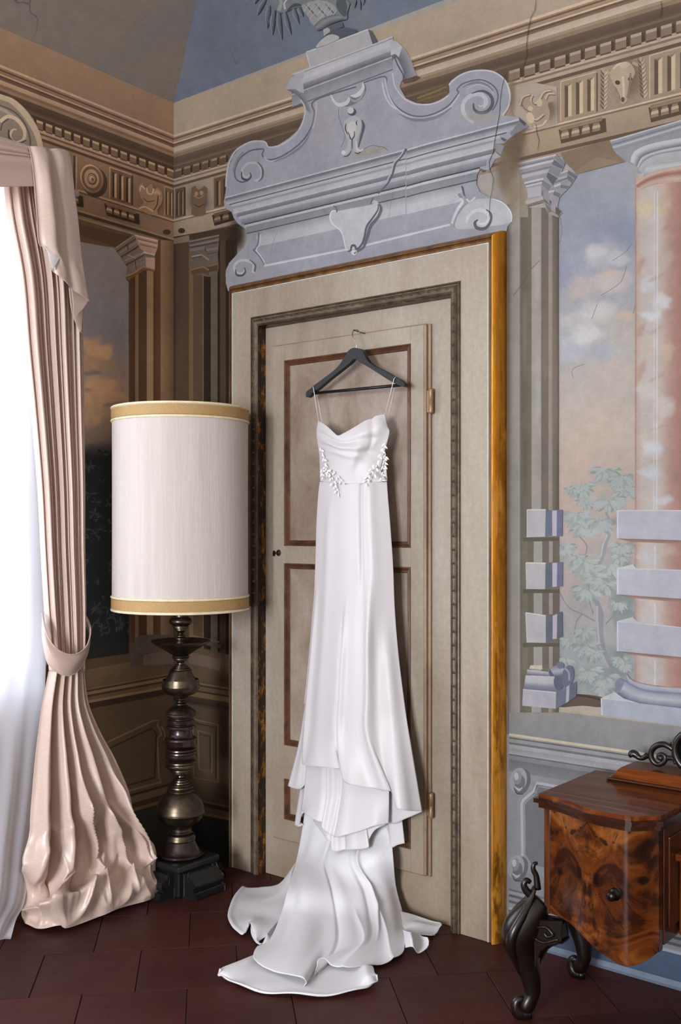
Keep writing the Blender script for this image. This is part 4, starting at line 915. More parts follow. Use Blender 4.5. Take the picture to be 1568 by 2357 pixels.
# ---------------- window wall: frieze and cornice
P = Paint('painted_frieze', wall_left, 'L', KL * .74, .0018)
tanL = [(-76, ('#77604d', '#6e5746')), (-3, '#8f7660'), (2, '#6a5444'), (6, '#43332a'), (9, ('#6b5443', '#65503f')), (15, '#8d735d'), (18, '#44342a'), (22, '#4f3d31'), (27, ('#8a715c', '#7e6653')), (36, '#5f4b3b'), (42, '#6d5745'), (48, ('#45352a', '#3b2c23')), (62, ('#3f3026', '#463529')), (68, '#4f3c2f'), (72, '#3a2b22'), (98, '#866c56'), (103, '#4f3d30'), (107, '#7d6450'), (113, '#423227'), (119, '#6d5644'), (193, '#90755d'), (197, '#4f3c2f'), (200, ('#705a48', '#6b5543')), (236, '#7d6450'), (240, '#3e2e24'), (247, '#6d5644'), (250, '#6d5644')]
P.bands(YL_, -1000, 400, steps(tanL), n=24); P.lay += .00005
dentils(P, YL_, [84 - 21.5 * 14 + i * 21.5 for i in range(29)], lambda x: 15, '#8f755d', '#5e4a3a', '#33261d')
P.stroke([(176, 360), (176, 455)], 3, '#8b7059', sm=0); P.stroke([(171, 358), (171, 455)], 4, '#3c2d23', sm=0)
# round shield
P.ell(218, 419, 29, 36, '#3f3026', -.25); P.ell(211, 411, 27, 34, '#6d5644', -.25); P.ell(209, 409, 24, 31, '#967b61', -.25); P.ell(211, 411, 22.5, 29, '#5b4637', -.25); P.ell(211, 411, 17, 22, '#8a705a', -.25); P.ell(212, 412, 11, 14, '#4b392c', -.25); P.ell(211, 411, 9, 11, '#7d6450', -.25); P.ell(211, 411, 5, 6, '#a0856a', -.25); P.ell(213, 413, 3, 4, '#5b4637')
triglyph(P, YL_, 253, 303, '#9a8068', '#5d4938', '#38291f', '#4b3a2d'); triglyph(P, YL_, 379, 398, '#8a715b', '#5d4938', '#3a2b21', '#4b3a2d', n=2)
P.blob(352, 462, 32, 42, '#33251c', .85)
P.poly([(318, 430), (328, 422), (334, 434), (342, 426), (350, 424), (354, 436), (364, 432), (374, 446), (372, 468), (362, 484), (364, 494), (345, 494), (330, 488), (318, 482), (330, 466), (322, 450)], '#7a614c', sm=3)
for c, w_, q in (('#a3886d', 3, [(322, 440), (326, 428), (334, 436)]), ('#a3886d', 3, [(338, 432), (340, 444), (350, 446), (354, 434)]), ('#a3886d', 3, [(320, 480), (334, 476), (352, 486)]), ('#44342a', 2, [(330, 456), (340, 464), (356, 462)]), ('#44342a', 3, [(364, 450), (362, 470), (354, 484)]), ('#8f765e', 5, [(356, 446), (362, 440), (368, 448)])): P.stroke(q, w_, c)
guttae(P, YL_, 244, 312, '#9d8268', '#674f3d', '#33261d', d0=204); guttae(P, YL_, 150, 183, '#8f755d', '#5f4a3a', '#33261d', n=2, d0=204); P.ell(384, 534, 9, 6, '#3b2c22')
P.poly([(60, 470), (184, 505), (309, 541), (265, 570), (184, 556), (60, 528)], '#57412f')
P.poly([(140, 505), (300, 545), (266, 568), (150, 530)], '#4c3829')
# big window scroll over the curtain
P.poly([(-60, 180), (0, 218), (30, 228), (60, 252), (85, 290), (99, 335), (97, 352), (60, 360), (-60, 330)], '#6f6358', sm=3)
P.stroke([(-40, 205), (0, 222), (32, 236), (62, 268), (84, 305), (95, 345)], [8, 12, 14, 14, 12], '#94846f'); P.stroke([(-40, 228), (0, 242), (36, 260), (60, 290), (70, 325), (66, 350)], [3, 4, 4, 3], '#4f453e'); P.stroke([(-40, 236), (0, 250), (30, 268), (52, 294), (60, 325)], [4, 7, 8, 6], '#857868')
P.stroke([(0, 280), (18, 268), (40, 276), (56, 298), (54, 320), (36, 328), (24, 316), (28, 300), (38, 298)], [8, 8, 8, 7, 6, 5, 3], '#a08f7b'); P.stroke([(20, 298), (22, 318), (40, 330), (62, 322)], [3, 6, 6, 2], '#463d37'); P.stroke([(2, 300), (6, 284), (20, 274)], 3, '#463d37')
P.build()

# ---------------- window wall: landscape, pilaster
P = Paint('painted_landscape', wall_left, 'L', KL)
P.step = .3
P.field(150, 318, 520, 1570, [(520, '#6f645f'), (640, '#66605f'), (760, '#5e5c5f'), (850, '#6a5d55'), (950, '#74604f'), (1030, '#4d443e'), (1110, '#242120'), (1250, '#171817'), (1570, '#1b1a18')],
        [(215, 806, 44, 34, '#8a6c52', .95), (240, 812, 26, 22, '#8f7157', .9), (205, 838, 44, 22, '#7d634d', .9), (250, 842, 26, 18, '#75614f', .7), (215, 886, 30, 26, '#8f7056', .95), (252, 884, 22, 18, '#8b6d53', .95), (238, 912, 56, 34, '#8a6c53', .95), (276, 922, 40, 22, '#7d654f', .9), (205, 950, 50, 40, '#80664f', .9), (210, 858, 30, 7, '#544d4b', .8, -.1), (262, 930, 30, 6, '#544a45', .7, -.2), (200, 898, 14, 6, '#57504e', .7)], st=3.5, seed=5, warp=.45)
P.loft([(180, 1020), (320, 1010)], [(180, 1480), (320, 1480)], [(0, '#201f1e', 0.0), (.08, '#1b1b1a', .9), (1, '#171918', 1.0)], n=4)
for i in range(60):
    x, y = lf.uniform(188, 300), 1040 + lf.random() ** 1.1 * 430; r = lf.uniform(8, 18)
    for k in range(7):
        q = lf.uniform(0, 2 * PI); P.stroke([(x, y), (x + r * .6 * math.cos(q), y + r * .6 * math.sin(q)), (x + r * math.cos(q), y + r * math.sin(q))], [1, 4, 1], lf.choice(['#262b29', '#1e2321', '#2b302d', '#151817']))
P.poly([(185, 1540), (200, 1530), (250, 1512), (330, 1508), (330, 1560), (185, 1580)], '#3f3327', sm=2)
P.build()
P = Paint('painted_pilaster', wall_left, 'L', KL * .8, .0034)
P.vstrips([297, 311, 319, 338, 353, 370, 400], [('#4a3425', '#422d20'), ('#66503e', '#69513f'), '#433022', '#79604a', ('#422f21', '#4d3828'), ('#735a45', '#4f3c2f')], lambda x: 545 + (x - 300) * .1, lambda x: 1520)
P.poly(CP([(370, 310), (565, 175), (800, 230), (800, 290), (770, 380), (770, 540), (690, 530), (650, 500), (570, 570), (500, 620), (480, 600), (505, 500), (430, 390)]), '#655850')
P.poly(CP([(565, 175), (800, 232), (798, 300), (770, 380), (680, 360), (610, 300)]), '#8b7263'); P.poly(CP([(675, 400), (770, 410), (770, 540), (680, 500)]), '#92786a')
for a, b, c, w_ in (((570, 182), (800, 236), '#a88f7e', 3), ((590, 215), (795, 262), '#5b473b', 2), ((600, 235), (790, 285), '#a28979', 3), ((615, 270), (780, 310), '#5f4b3f', 2), ((650, 350), (770, 378), '#a38a7a', 3), ((655, 372), (770, 398), '#5a463b', 2), ((370, 312), (560, 182), '#7b6c62', 3), ((385, 345), (580, 215), '#3f352f', 3), ((400, 370), (600, 240), '#75675e', 4), ((430, 400), (610, 290), '#3a312b', 3), ((455, 440), (650, 360), '#776a61', 4), ((480, 480), (660, 380), '#3d342e', 3), ((500, 520), (670, 440), '#6a5d54', 5), ((495, 275), (500, 330), '#332b26', 2), ((500, 380), (580, 410), '#8a7b70', 2), ((570, 430), (580, 520), '#3f362f', 2)):
    P.stroke(CP([a, b]), w_, c, sm=0)
P.poly(CP([(650, 490), (770, 520), (770, 550), (670, 530), (570, 590), (500, 640), (475, 610), (500, 575), (560, 560)]), '#5a432f'); P.stroke(CP([(485, 590), (560, 560), (655, 495), (768, 525)]), 3, '#84664a', sm=0)
P.poly([(300, 1480), (330, 1474), (362, 1462), (400, 1470), (400, 1540), (300, 1532)], '#453a33'); P.poly([(330, 1508), (372, 1498), (400, 1500), (400, 1528), (330, 1532)], '#56483e'); P.poly([(312, 1470), (330, 1462), (400, 1462), (400, 1490), (330, 1504), (312, 1494)], '#4b4039', sm=2)
P.build()
# ---------------- window wall: dado
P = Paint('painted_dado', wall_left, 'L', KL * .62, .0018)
P.poly([(40, 1540), (400, 1490), (400, 2000), (40, 2160)], '#4b3b2c')
ydl = lambda x, d: d - (x - 400) * .20
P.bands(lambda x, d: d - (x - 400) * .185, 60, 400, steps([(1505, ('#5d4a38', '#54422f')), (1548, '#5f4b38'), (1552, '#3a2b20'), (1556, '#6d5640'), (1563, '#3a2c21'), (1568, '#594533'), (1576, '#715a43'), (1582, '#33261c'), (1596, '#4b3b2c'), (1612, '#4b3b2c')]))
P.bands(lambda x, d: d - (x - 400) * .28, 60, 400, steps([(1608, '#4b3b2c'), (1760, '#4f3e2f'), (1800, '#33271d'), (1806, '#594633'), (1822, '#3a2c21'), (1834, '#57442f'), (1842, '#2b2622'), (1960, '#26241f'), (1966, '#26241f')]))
P.stroke([(180, 1742), (350, 1660), (362, 1668), (372, 1690)], 4, '#6b543f', sm=2); P.stroke([(372, 1690), (362, 1700), (366, 1790), (372, 1800), (250, 1832)], 4, '#6b543f', sm=0); P.stroke([(190, 1752), (350, 1676), (360, 1690), (356, 1790), (250, 1820)], 4, '#34281e', sm=0)
P.stroke([(372, 1672), (380, 1690), (376, 1704)], 3, '#6f5842')
P.build()

# ================================================================== DOOR
def painted_wood(name, cols,  sc=3.0, wear=.5, rough=.5, stretch=(1, 1, .25), bumpy=.15, k=1.0, low_brown=False):
    s = N(name); v = s.coord(stretch); v0 = s.coord()
    c = s.ramp(s.noise(v, sc, 7, .65, .5), [(.3, L4(cols[0], k)), (.5, L4(cols[1], k)), (.7, L4(cols[2], k))])
    c = s.mix(1.0, c, s.ramp(s.noise(v0, 60, 6, .7), [(.3, (.88, .87, .86)), (.7, (1.07, 1.07, 1.08))]), 'MULTIPLY')
    c = s.mix(1.0, c, s.ramp(s.noise(s.coord((1, 1, .08)), 160, 3, .6), [(.35, (.96, .955, .95)), (.65, (1.02, 1.02, 1.02))]), 'MULTIPLY')
    if low_brown:  # colour turns browner and darker towards the floor, broken up by noise
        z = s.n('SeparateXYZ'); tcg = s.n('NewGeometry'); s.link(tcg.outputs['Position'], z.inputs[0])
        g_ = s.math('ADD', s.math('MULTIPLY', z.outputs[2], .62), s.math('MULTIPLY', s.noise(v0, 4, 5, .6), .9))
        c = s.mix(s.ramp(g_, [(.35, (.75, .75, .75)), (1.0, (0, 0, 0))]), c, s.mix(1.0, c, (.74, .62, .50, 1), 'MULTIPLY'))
    return s.pbr(c, rough, 0, s.bump(s.noise(v, 60, 6, .7), bumpy, .003))
M_BEIGE = painted_wood('beige_paint', ['#9a8876', '#b0a393', '#bdb3a6'], k=.66, low_brown=True)
M_TAUPE = painted_wood('taupe_paint', ['#6a5848', '#85756a', '#968a80'], stretch=(1, 1, .7), sc=5, k=1.08)
M_BROWNM = painted_wood('brown_moulding', ['#35201a', '#533424', '#6d4a34'], sc=14, stretch=(1, 1, 1), rough=.4)
M_EDGE = painted_wood('worn_edge', ['#7f654f', '#99816b', '#ab9783'], sc=6, k=.75)
M_PALE = simple('pale_edge', '#c9cfcc', .4, k=.7)
s = N('carved_wood'); v = s.coord((1, 1, 1))
c = s.ramp(s.noise(v, 22, 6, .7), [(.3, L4('#47372a', .5)), (.5, L4('#6d5a46', .5)), (.7, L4('#85745f', .55))])
M_CARVE = s.pbr(c, .45, .15, s.bump(s.noise(v, 120, 5), .4, .003))
s = N('old_gilding'); v = s.coord((1, 1, .35))
zg = s.n('NewGeometry'); zs = s.n('SeparateXYZ'); s.link(zg.outputs['Position'], zs.inputs[0])
f = s.math('ADD', s.noise(v, 13, 8, .72, .3), s.math('MULTIPLY', s.math('SUBTRACT', zs.outputs[2], 1.5), .07)); f2 = s.noise(s.coord((1.5, 1.5, .1)), 50, 5, .7)
c = s.ramp(f, [(.34, L4('#2c1a0d')), (.42, L4('#a5641f')), (.58, L4('#d08a2c')), (.75, L4('#efb452'))])
c = s.mix(.55, c, s.ramp(f2, [(.3, L4('#7a4618')), (.55, L4('#e09a34'))]))
me_ = s.ramp(f, [(.36, (0, 0, 0)), (.48, (.9, .9, .9))])
M_GOLD = s.pbr(c, .34, me_, s.bump(f, .25, .002))
s = N('gold_flecks'); v = s.coord((1, 1, .5)); f = s.noise(v, 32, 6, .75)
M_FLECK = s.pbr(s.ramp(f, [(.52, L4('#20150e')), (.60, L4('#8a5a24')), (.7, L4('#d6a85c'))]), .35, s.ramp(f, [(.52, (.1, .1, .1)), (.62, (.9, .9, .9))]), None)
s = N('worn_bronze_wood'); v = s.coord((1, 1, .2))
c = s.ramp(s.noise(v, 18, 7, .7), [(.3, L4('#3a2514')), (.5, L4('#6a4a2c')), (.72, L4('#8a683f'))]); M_FRBR = s.pbr(c, .4, .2, s.bump(s.noise(v, 60, 5), .2, .002))

def sweep(prof, xL, xR, z0, zT, closed=False, lo=None, y0=0.0):
    """mitred moulding; prof = [(inset, projection)]; lo maps the inset on the left jamb"""
    b = MB(); rows = []
    for o, d in prof:
        l = lo(o) if lo else o
        if closed: R_ = [(xL + l, z0 + o), (xL + l, zT - o), (xR - o, zT - o), (xR - o, z0 + o), (xL + l, z0 + o)]
        else: R_ = [(xL + l, z0), (xL + l, zT - o), (xR - o, zT - o), (xR - o, z0)]
        rows.append([(x, y0 - d, z) for x, z in R_])
    return b.grid(rows)

door = tag(empty('door_1', (0.96, 0, 0)), kind='structure')
xL, xR, zT = 0.372, 1.560, 2.236
lo = lambda o: o * .38 if o < .037 else .014 + (o - .037) * .97
GM = sweep([(0, 0), (0, .012), (.002, .028), (.007, .042), (.012, .051), (.017, .057), (.021, .059), (.0235, .057)], xL, xR, 0, zT, lo=lo)
b = MB(); b.V = GM.V; b.F = [f_ for i, f_ in enumerate(GM.F) if i % 3 == 2]; b.build('gilded_moulding', M_GOLD, door, angle=50)['label'] = 'bright worn gilding on the right jamb'
b = MB(); b.V = GM.V; b.F = [f_ for i, f_ in enumerate(GM.F) if i % 3 != 2]; b.build('outer_moulding', M_FRBR, door, angle=50)['label'] = 'outer moulding coloured brown for the shade on its top and left'  # same moulding as the gilded jamb, its shaded runs coloured brown
sweep([(.0235, .057), (.024, .049), (.027, .052), (.030, .047), (.037, .047)], xL, xR, 0, zT, lo=lo).build('inner_fillet', M_FRBR, door, angle=30)['label'] = 'dark bronzed wooden fillet'
sweep([(.037, .047), (.038, .051), (.041, .051), (.042, .048)], xL, xR, 0, zT, lo=lo).build('pale_bead', M_PALE, door, angle=30)
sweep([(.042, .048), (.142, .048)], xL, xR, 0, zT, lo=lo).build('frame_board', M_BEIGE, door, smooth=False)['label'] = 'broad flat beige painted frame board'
sweep([(.142, .048), (.144, .054), (.148, .056), (.150, .050), (.154, .049), (.158, .055), (.165, .058), (.172, .055), (.175, .050), (.177, .052), (.179, .050)], xL, xR, 0, zT, lo=lo).build('carved_moulding', M_CARVE, door, angle=40)['label'] = 'carved brown inner moulding'
sweep([(.179, .050), (.181, .046), (.181, .030), (.184, .012)], xL, xR, 0, zT, lo=lo).build('reveal', M_FLECK, door, angle=30)['label'] = 'dark reveal flecked with gold'
# carved leaf tips along the moulding
b = MB()
def dart(b, p, ux, uz, L_=.014, w_=.004):
    """little raised leaf at p pointing along (ux,uz)"""
    px_, pz_ = -uz, ux
    q = lambda a, c, h: (p[0] + ux * a + px_ * c, p[1] - h, p[2] + uz * a + pz_ * c)
    b.add([q(-L_ / 2, -w_, 0), q(-L_ / 2, w_, 0), q(L_ / 2, 0, 0), q(-L_ / 4, 0, .005), q(-L_ / 2, -w_ * 2.2, 0), q(-L_ / 3, -w_ * 1.2, .004), q(-L_ / 2, w_ * 2.2, 0), q(-L_ / 3, w_ * 1.2, .004), q(L_ / 4, -w_ * 1.4, 0), q(L_ / 4, w_ * 1.4, 0)],
          [(0, 2, 3), (1, 3, 2), (0, 3, 1), (4, 8, 5), (0, 5, 8), (6, 7, 9), (1, 9, 7)])
zc = zT - .163
n = 24
for i in range(n):
    x = xL + .17 + (xR - xL - .34) * (i + .5) / n; dart(b, (x, -.056, zc + .003), 0, 1, .016, .0035)
for i in range(46):
    z = .05 + (zT - .22) * i / 46
    dart(b, (xR - .163, -.057, z), 0, 1, .012, .003); dart(b, (xL + .014 + (.163 - .037) * .97, -.057, z), 0, 1, .012, .003)
tag(b.build('carved_leaves', simple('carve_dark', '#5a4a3c', .5), door, smooth=False), kind='stuff')
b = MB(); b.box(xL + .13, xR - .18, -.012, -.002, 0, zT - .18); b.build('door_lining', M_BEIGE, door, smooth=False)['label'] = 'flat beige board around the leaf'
# leaf
lf0, lf1, lz0, lz1 = .578, 1.284, .148, 1.976
px0, px1 = .638, 1.205
PAN = [(1.236, 1.917), (.50, 1.168), (.226, .372)]
leaf = MB()
leaf.box(lf0, px0, -.026, -.012, lz0, lz1); leaf.box(px1, 1.258, -.026, -.012, lz0, lz1)
for a, c in ((lz0, .226), (.372, .50), (1.168, 1.236), (1.917, lz1)): leaf.box(px0, px1, -.026, -.012, a, c)
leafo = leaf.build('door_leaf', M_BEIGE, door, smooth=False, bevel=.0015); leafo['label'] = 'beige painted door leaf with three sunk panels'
b = MB(); b.box(1.259, 1.272, -.030, -.012, lz0, lz1); b.box(1.272, 1.284, -.022, -.012, lz0 - .002, lz1 + .002); b.build('hinge_stile', M_EDGE, leafo, smooth=False, bevel=.004)['label'] = 'worn brown edge of the hinge side'
sweep([(-.004, .012), (-.004, .020), (0, .0225), (.003, .024)], lf0, 1.26, lz0, lz1, closed=True).build('edge_bead', M_EDGE, leafo, angle=40)
for a, c in PAN:
    b = MB(); b.box(px0, px1, -.0165, -.012, a, c); b.build('panel', M_TAUPE, leafo, smooth=False)['label'] = 'mottled taupe panel'
    sweep([(-.002, .026), (-.001, .0295), (.002, .031), (.005, .028), (.006, .024), (.009, .026), (.011, .0235), (.012, .020), (.015, .0215), (.018, .0185), (.019, .0165)], px0, px1, a, c, closed=True).build('panel_moulding', M_BROWNM, leafo, angle=40)['label'] = 'reddish brown panel moulding'
for z in (1.72, .385):
    b = MB()
    b.lathe((1.290, -.028, z - .042), [(.004, 0), (.0075, .002), (.0085, .006), (.0085, .040), (.0075, .041), (.0075, .043), (.0085, .044), (.0085, .078), (.0075, .082), (.004, .084)], 16)
    b.box(1.272, 1.29, -.026, -.022, z - .036, z + .036)
    b.build('hinge', simple('hinge_brass_%d' % int(z * 10), '#8a6d50', .4, .3), door, angle=50)['label'] = 'brown painted barrel hinge'
b = MB(); kx, kz = .592, 1.207
b.tube([(kx - .006, -.03, kz), (kx + .014, -.030, kz)], .004, 8); b.tube(cr([(kx + .012, -.032, kz + .004), (kx + .022, -.034, kz + .01), (kx + .026, -.034, kz), (kx + .02, -.034, kz - .008), (kx + .012, -.032, kz - .003)], 4), .003, 6)
b.box(kx - .012, kx - .002, -.029, -.0255, kz - .012, kz + .008)
b.build('keyhole', simple('iron_dark', '#2a2019', .4, .6), leafo, smooth=True)['label'] = 'small dark iron key in its lock'

# ================================================================== FLOOR LAMP
LC = (0.39, -0.315)
lamp = tag(empty('floor_lamp', (LC[0], LC[1], 0)), 'floor lamp with tall cream drum shade and turned brass and dark wood stem', 'lamp')
s = N('shade_fabric'); v = s.coord((1, 1, .04)); v2 = s.coord((.3, .3, 1))
c = s.ramp(s.noise(v, 60, 5, .6), [(.3, L4('#d9d0cd', .9)), (.6, L4('#e4dcd8', .9)), (.8, L4('#eae4e1', .9))])
slub = s.math('ADD', s.noise(v, 260, 3, .6), s.math('MULTIPLY', s.noise(s.coord((8, 8, 40)), 3, 6, .8), .6))
m = s.pbr(c, .75, 0, s.bump(slub, .5, .002), **{'Sheen Weight': .3})
tl = s.n('BsdfTranslucent'); tl.inputs[0].default_value = (.85, .76, .68, 1); mx = s.n('MixShader', i_0=.30)
s.link(s.last.outputs[0], mx.inputs[1]); s.link(tl.outputs[0], mx.inputs[2]); s.link(mx.outputs[0], s.out.inputs[0]); M_SHADE = m
s = N('shade_braid'); v = s.coord()
wv = s.n('TexWave', wave_type='BANDS', bands_direction='DIAGONAL', i_Vector=v, i_Scale=90.0, i_Distortion=2.0, i_Detail=2.0)
M_BRAID = s.pbr(s.ramp(wv.outputs['Fac'], [(.2, L4('#8a6a42')), (.6, L4('#b8955f')), (.9, L4('#c9a873'))]), .55, .1, s.bump(wv.outputs['Fac'], .5, .002))
M_CREAM = simple('cream_piping', '#dccba8', .5)
s = N('aged_brass'); v = s.coord()
M_BRASS = s.pbr(s.ramp(s.noise(v, 14, 8, .7), [(.3, L4('#3a322a')), (.55, L4('#5a5044')), (.75, L4('#766a58'))]), s.ramp(s.noise(v, 30, 6, .7), [(.3, (.26, .26, .26)), (.7, (.42, .42, .42))]), .95, s.bump(s.noise(v, 60, 6, .7), .12, .001))
M_DKWOOD = simple('dark_turned_wood', '#1d0f0c', .3, nscale=20, stretch=(1, 1, .3), bump=.05, **{'Coat Weight': .25, 'Coat Roughness': .15})
M_BLKWOOD = simple('black_lacquer', '#151516', .35, nscale=12, bump=.08)
zs0, zs1, RS = 1.004, 1.733, .2445
b = MB(); n = 96
rings = [(RS - .0015, zs0), (RS, zs0 + .004), (RS, zs1 - .004), (RS - .0015, zs1)]
rr = [(RS - .001 * math.sin(PI * i / 12), zs0 + (zs1 - zs0) * i / 12) for i in range(13)]
b.lathe((LC[0], LC[1], 0), rr, n, caps=False)
b.lathe((LC[0], LC[1], 0), [(r - .003, z) for r, z in reversed(rr)], n, caps=False)
b.build('lamp_shade', M_SHADE, lamp)
for zb, up in ((zs0, 1), (zs1, -1)):
    b = MB(); z0_, z1_ = sorted((zb + up * .010, zb + up * .045))
    b.lathe((LC[0], LC[1], 0), [(RS + .0005, z0_), (RS + .0028, z0_ + .001), (RS + .0028, z1_ - .001), (RS + .0005, z1_)], n, caps=False); b.build('trim_band', M_BRAID, lamp, angle=40)['label'] = 'gold braid band on the shade'
    b = MB()
    for zz in (zb + up * .004, zb + up * .050):
        prof = [(RS + .0005 + .0045 * math.cos(t), zz + .0045 * math.sin(t)) for t in [-PI / 2 + PI * k / 6 for k in range(7)]]
        b.lathe((LC[0], LC[1], 0), prof, n, caps=False)
    b.build('piping', M_CREAM, lamp)
# fitting that carries the shade
b = MB()
for k in range(3):
    a = 2 * PI * k / 3 + .4; b.tube([(LC[0], LC[1], 1.62), (LC[0] + (RS - .004) * math.cos(a), LC[1] + (RS - .004) * math.sin(a), 1.70)], .002, 6)
b.tube([(LC[0], LC[1], 1.0), (LC[0], LC[1], 1.62)], .006, 8)
b.lathe((LC[0], LC[1], 1.1), [(.014, 0), (.018, .01), (.018, .06), (.03, .09), (.036, .13), (.03, .165), (.012, .18)], 20)
b.build('shade_carrier', M_BRASS, lamp)
def lz(y): return 1.31 - ((y / 3.273 + 1380) - 1209) / 634
def seg(nm, mat, prof, lab=None, n=48, ang=35, sm=0):
    P_ = [(r / 3.273 / 634, lz(y)) for r, y in prof]
    P_ = sorted(P_, key=lambda q: q[1]) if not sm else P_[::-1]
    o = MB().lathe((LC[0], LC[1], 0), P_, n).build(nm, mat, lamp, angle=ang)
    if lab: o['label'] = lab
def bulb(y0, y1, r0, r1, rm, n=12, peak=.5):
    out = []
    for i in range(n + 1):
        t = i / n; e = math.sin(PI * t) ** .62 if 0 < t < 1 else 0
        out.append((r0 + (r1 - r0) * t + (rm - (r0 + r1) / 2) * e, y0 + (y1 - y0) * t))
    return out
seg('stem', M_BRASS, [(48, 60), (52, 128)] + bulb(130, 196, 60, 58, 86, 8) + [(60, 200), (60, 208), (52, 210), (52, 218), (42, 221), (42, 232), (36, 236), (22, 250), (20, 262), (34, 270), (34, 276), (28, 279), (46, 288), (46, 296), (34, 302), (34, 306), (44, 312), (44, 334), (50, 340)], 'brass neck with turned rings', sm=1)
seg('drip_dish', M_BRASS, [(60, 336), (150, 330), (205, 314), (218, 307), (222, 310), (218, 318), (190, 338), (150, 362), (110, 385), (82, 405), (58, 418)], 'shallow brass drip dish', sm=1)
seg('stem', M_BRASS, [(56, 418), (62, 422), (60, 430), (66, 433), (58, 440), (58, 448), (48, 450), (46, 458), (30, 466), (25, 476), (27, 488), (44, 492), (44, 500), (58, 503), (58, 512), (70, 516), (70, 526), (82, 530), (80, 540)] + bulb(546, 648, 78, 132, 110, 6)[1:-1] + [(134, 600), (140, 640), (142, 646), (142, 652), (140, 657)] + [(138, 670), (128, 690), (108, 706), (80, 718), (56, 724), (60, 730), (50, 738), (28, 744), (26, 756), (38, 763), (38, 770), (30, 774), (46, 782), (46, 790), (40, 794), (60, 803), (86, 820), (108, 838), (114, 848), (110, 856), (114, 864), (112, 876), (96, 882)], 'brass stem with the upper ball', sm=1)
seg('stem', M_DKWOOD, [(92, 882), (84, 890), (84, 898), (98, 902), (106, 912), (104, 930), (92, 938), (92, 942), (106, 948), (112, 958), (110, 966), (96, 972), (84, 976), (84, 1000), (90, 1020), (104, 1034), (120, 1040), (124, 1052), (118, 1066), (118, 1084), (112, 1096), (88, 1108), (96, 1114), (114, 1120), (116, 1130), (108, 1136), (116, 1142), (118, 1152), (112, 1160), (119, 1168), (119, 1178), (112, 1188), (92, 1196)], 'dark wooden turned middle of the stem', sm=1)
seg('stem', M_BRASS, [(88, 1196), (96, 1204), (112, 1216), (114, 1226), (108, 1236), (110, 1246), (116, 1252), (112, 1260), (96, 1266), (80, 1276), (82, 1284), (74, 1292), (74, 1300), (58, 1306), (34, 1314), (24, 1324), (26, 1336), (42, 1346), (42, 1352), (54, 1356), (56, 1366), (68, 1370), (70, 1380), (84, 1385), (84, 1396), (96, 1402), (98, 1412), (90, 1420), (104, 1432), (104, 1440), (96, 1444)] + [(120, 1462), (146, 1490), (166, 1525), (177, 1562), (178, 1588), (181, 1592), (181, 1602), (176, 1606), (168, 1630), (150, 1662), (122, 1690), (92, 1706), (82, 1716), (82, 1734), (90, 1742), (90, 1748), (80, 1752), (104, 1762), (104, 1772), (112, 1784), (114, 1800), (108, 1808)], 'brass lower ball and foot rings', sm=1)
seg('plinth_drum', M_DKWOOD, [(104, 1808), (112, 1822), (126, 1850), (136, 1872), (150, 1888), (176, 1898), (176, 1912), (160, 1920)], 'dark turned drum above the plinth', sm=1)
# square plinth with a moulded foot on each side
pz = lz(1915)
b = MB(); h = .092
b.box(LC[0] - h, LC[0] + h, LC[1] - h, LC[1] + h, 0.0, pz - .012); b.box(LC[0] - h - .008, LC[0] + h + .008, LC[1] - h - .008, LC[1] + h + .008, pz - .03, pz - .005)
b.build('plinth', M_BLKWOOD, lamp, smooth=False, bevel=.006)['label'] = 'square black plinth'
prof = [(0, pz - .035), (.014, pz - .045), (.022, pz - .062), (.024, .085), (.032, .072), (.052, .062), (.060, .052), (.060, .040), (.050, .036), (.050, .028), (.064, .024), (.066, 0.0), (0, 0)]
for k in range(4):
    a = PI / 2 * k; ux, uy = math.cos(a), math.sin(a); wx, wy = -uy, ux; hw = .068
    pts = [(LC[0] + ux * (h + d) - wx * hw, LC[1] + uy * (h + d) - wy * hw, z) for d, z in prof]
    MB().prism(pts, (wx * 2 * hw, wy * 2 * hw, 0)).build('foot_block', M_BLKWOOD, lamp, smooth=False, bevel=.003)['label'] = 'moulded black foot block'

# ================================================================== CABINET (left end of a dressing table)
s = N('burl_veneer'); tc = s.n('TexCoord')
sx = s.n('SeparateXYZ'); s.link(tc.outputs['Object'], sx.inputs[0])
mirr = s.math('ABSOLUTE', s.math('SUBTRACT', sx.outputs[0], 2.052))
cb = s.n('CombineXYZ'); s.link(mirr, cb.inputs[0]); cb.inputs[1].default_value = 3.0; s.link(sx.outputs[2], cb.inputs[2])
v = cb.outputs[0]
f1 = s.noise(v, 8.5, 7, .62, 1.4)
c = s.ramp(f1, [(.30, L4('#1d0d08')), (.42, L4('#4a220f')), (.54, L4('#8a4b1c')), (.66, L4('#b8763a')), (.78, L4('#8d4a1a'))])
f2 = s.noise(v, 13, 4, .5, 2.2)
c = s.mix(s.ramp(f2, [(.60, (0, 0, 0)), (.68, (.85, .85, .85))]), c, L4('#170a07'))
vo = s.n('TexVoronoi', i_Vector=v, i_Scale=14.0, i_Randomness=1.0)
c = s.mix(s.ramp(vo.outputs['Distance'], [(.10, (.9, .9, .9)), (.2, (0, 0, 0))]), c, L4('#1c0c08'))
c = s.mix(1.0, c, (.36, .32, .30, 1), 'MULTIPLY')
M_BURL = s.pbr(c, .25, 0, None, **{'Coat Weight': .35, 'Coat Roughness': .1, 'Specular IOR Level': .3})
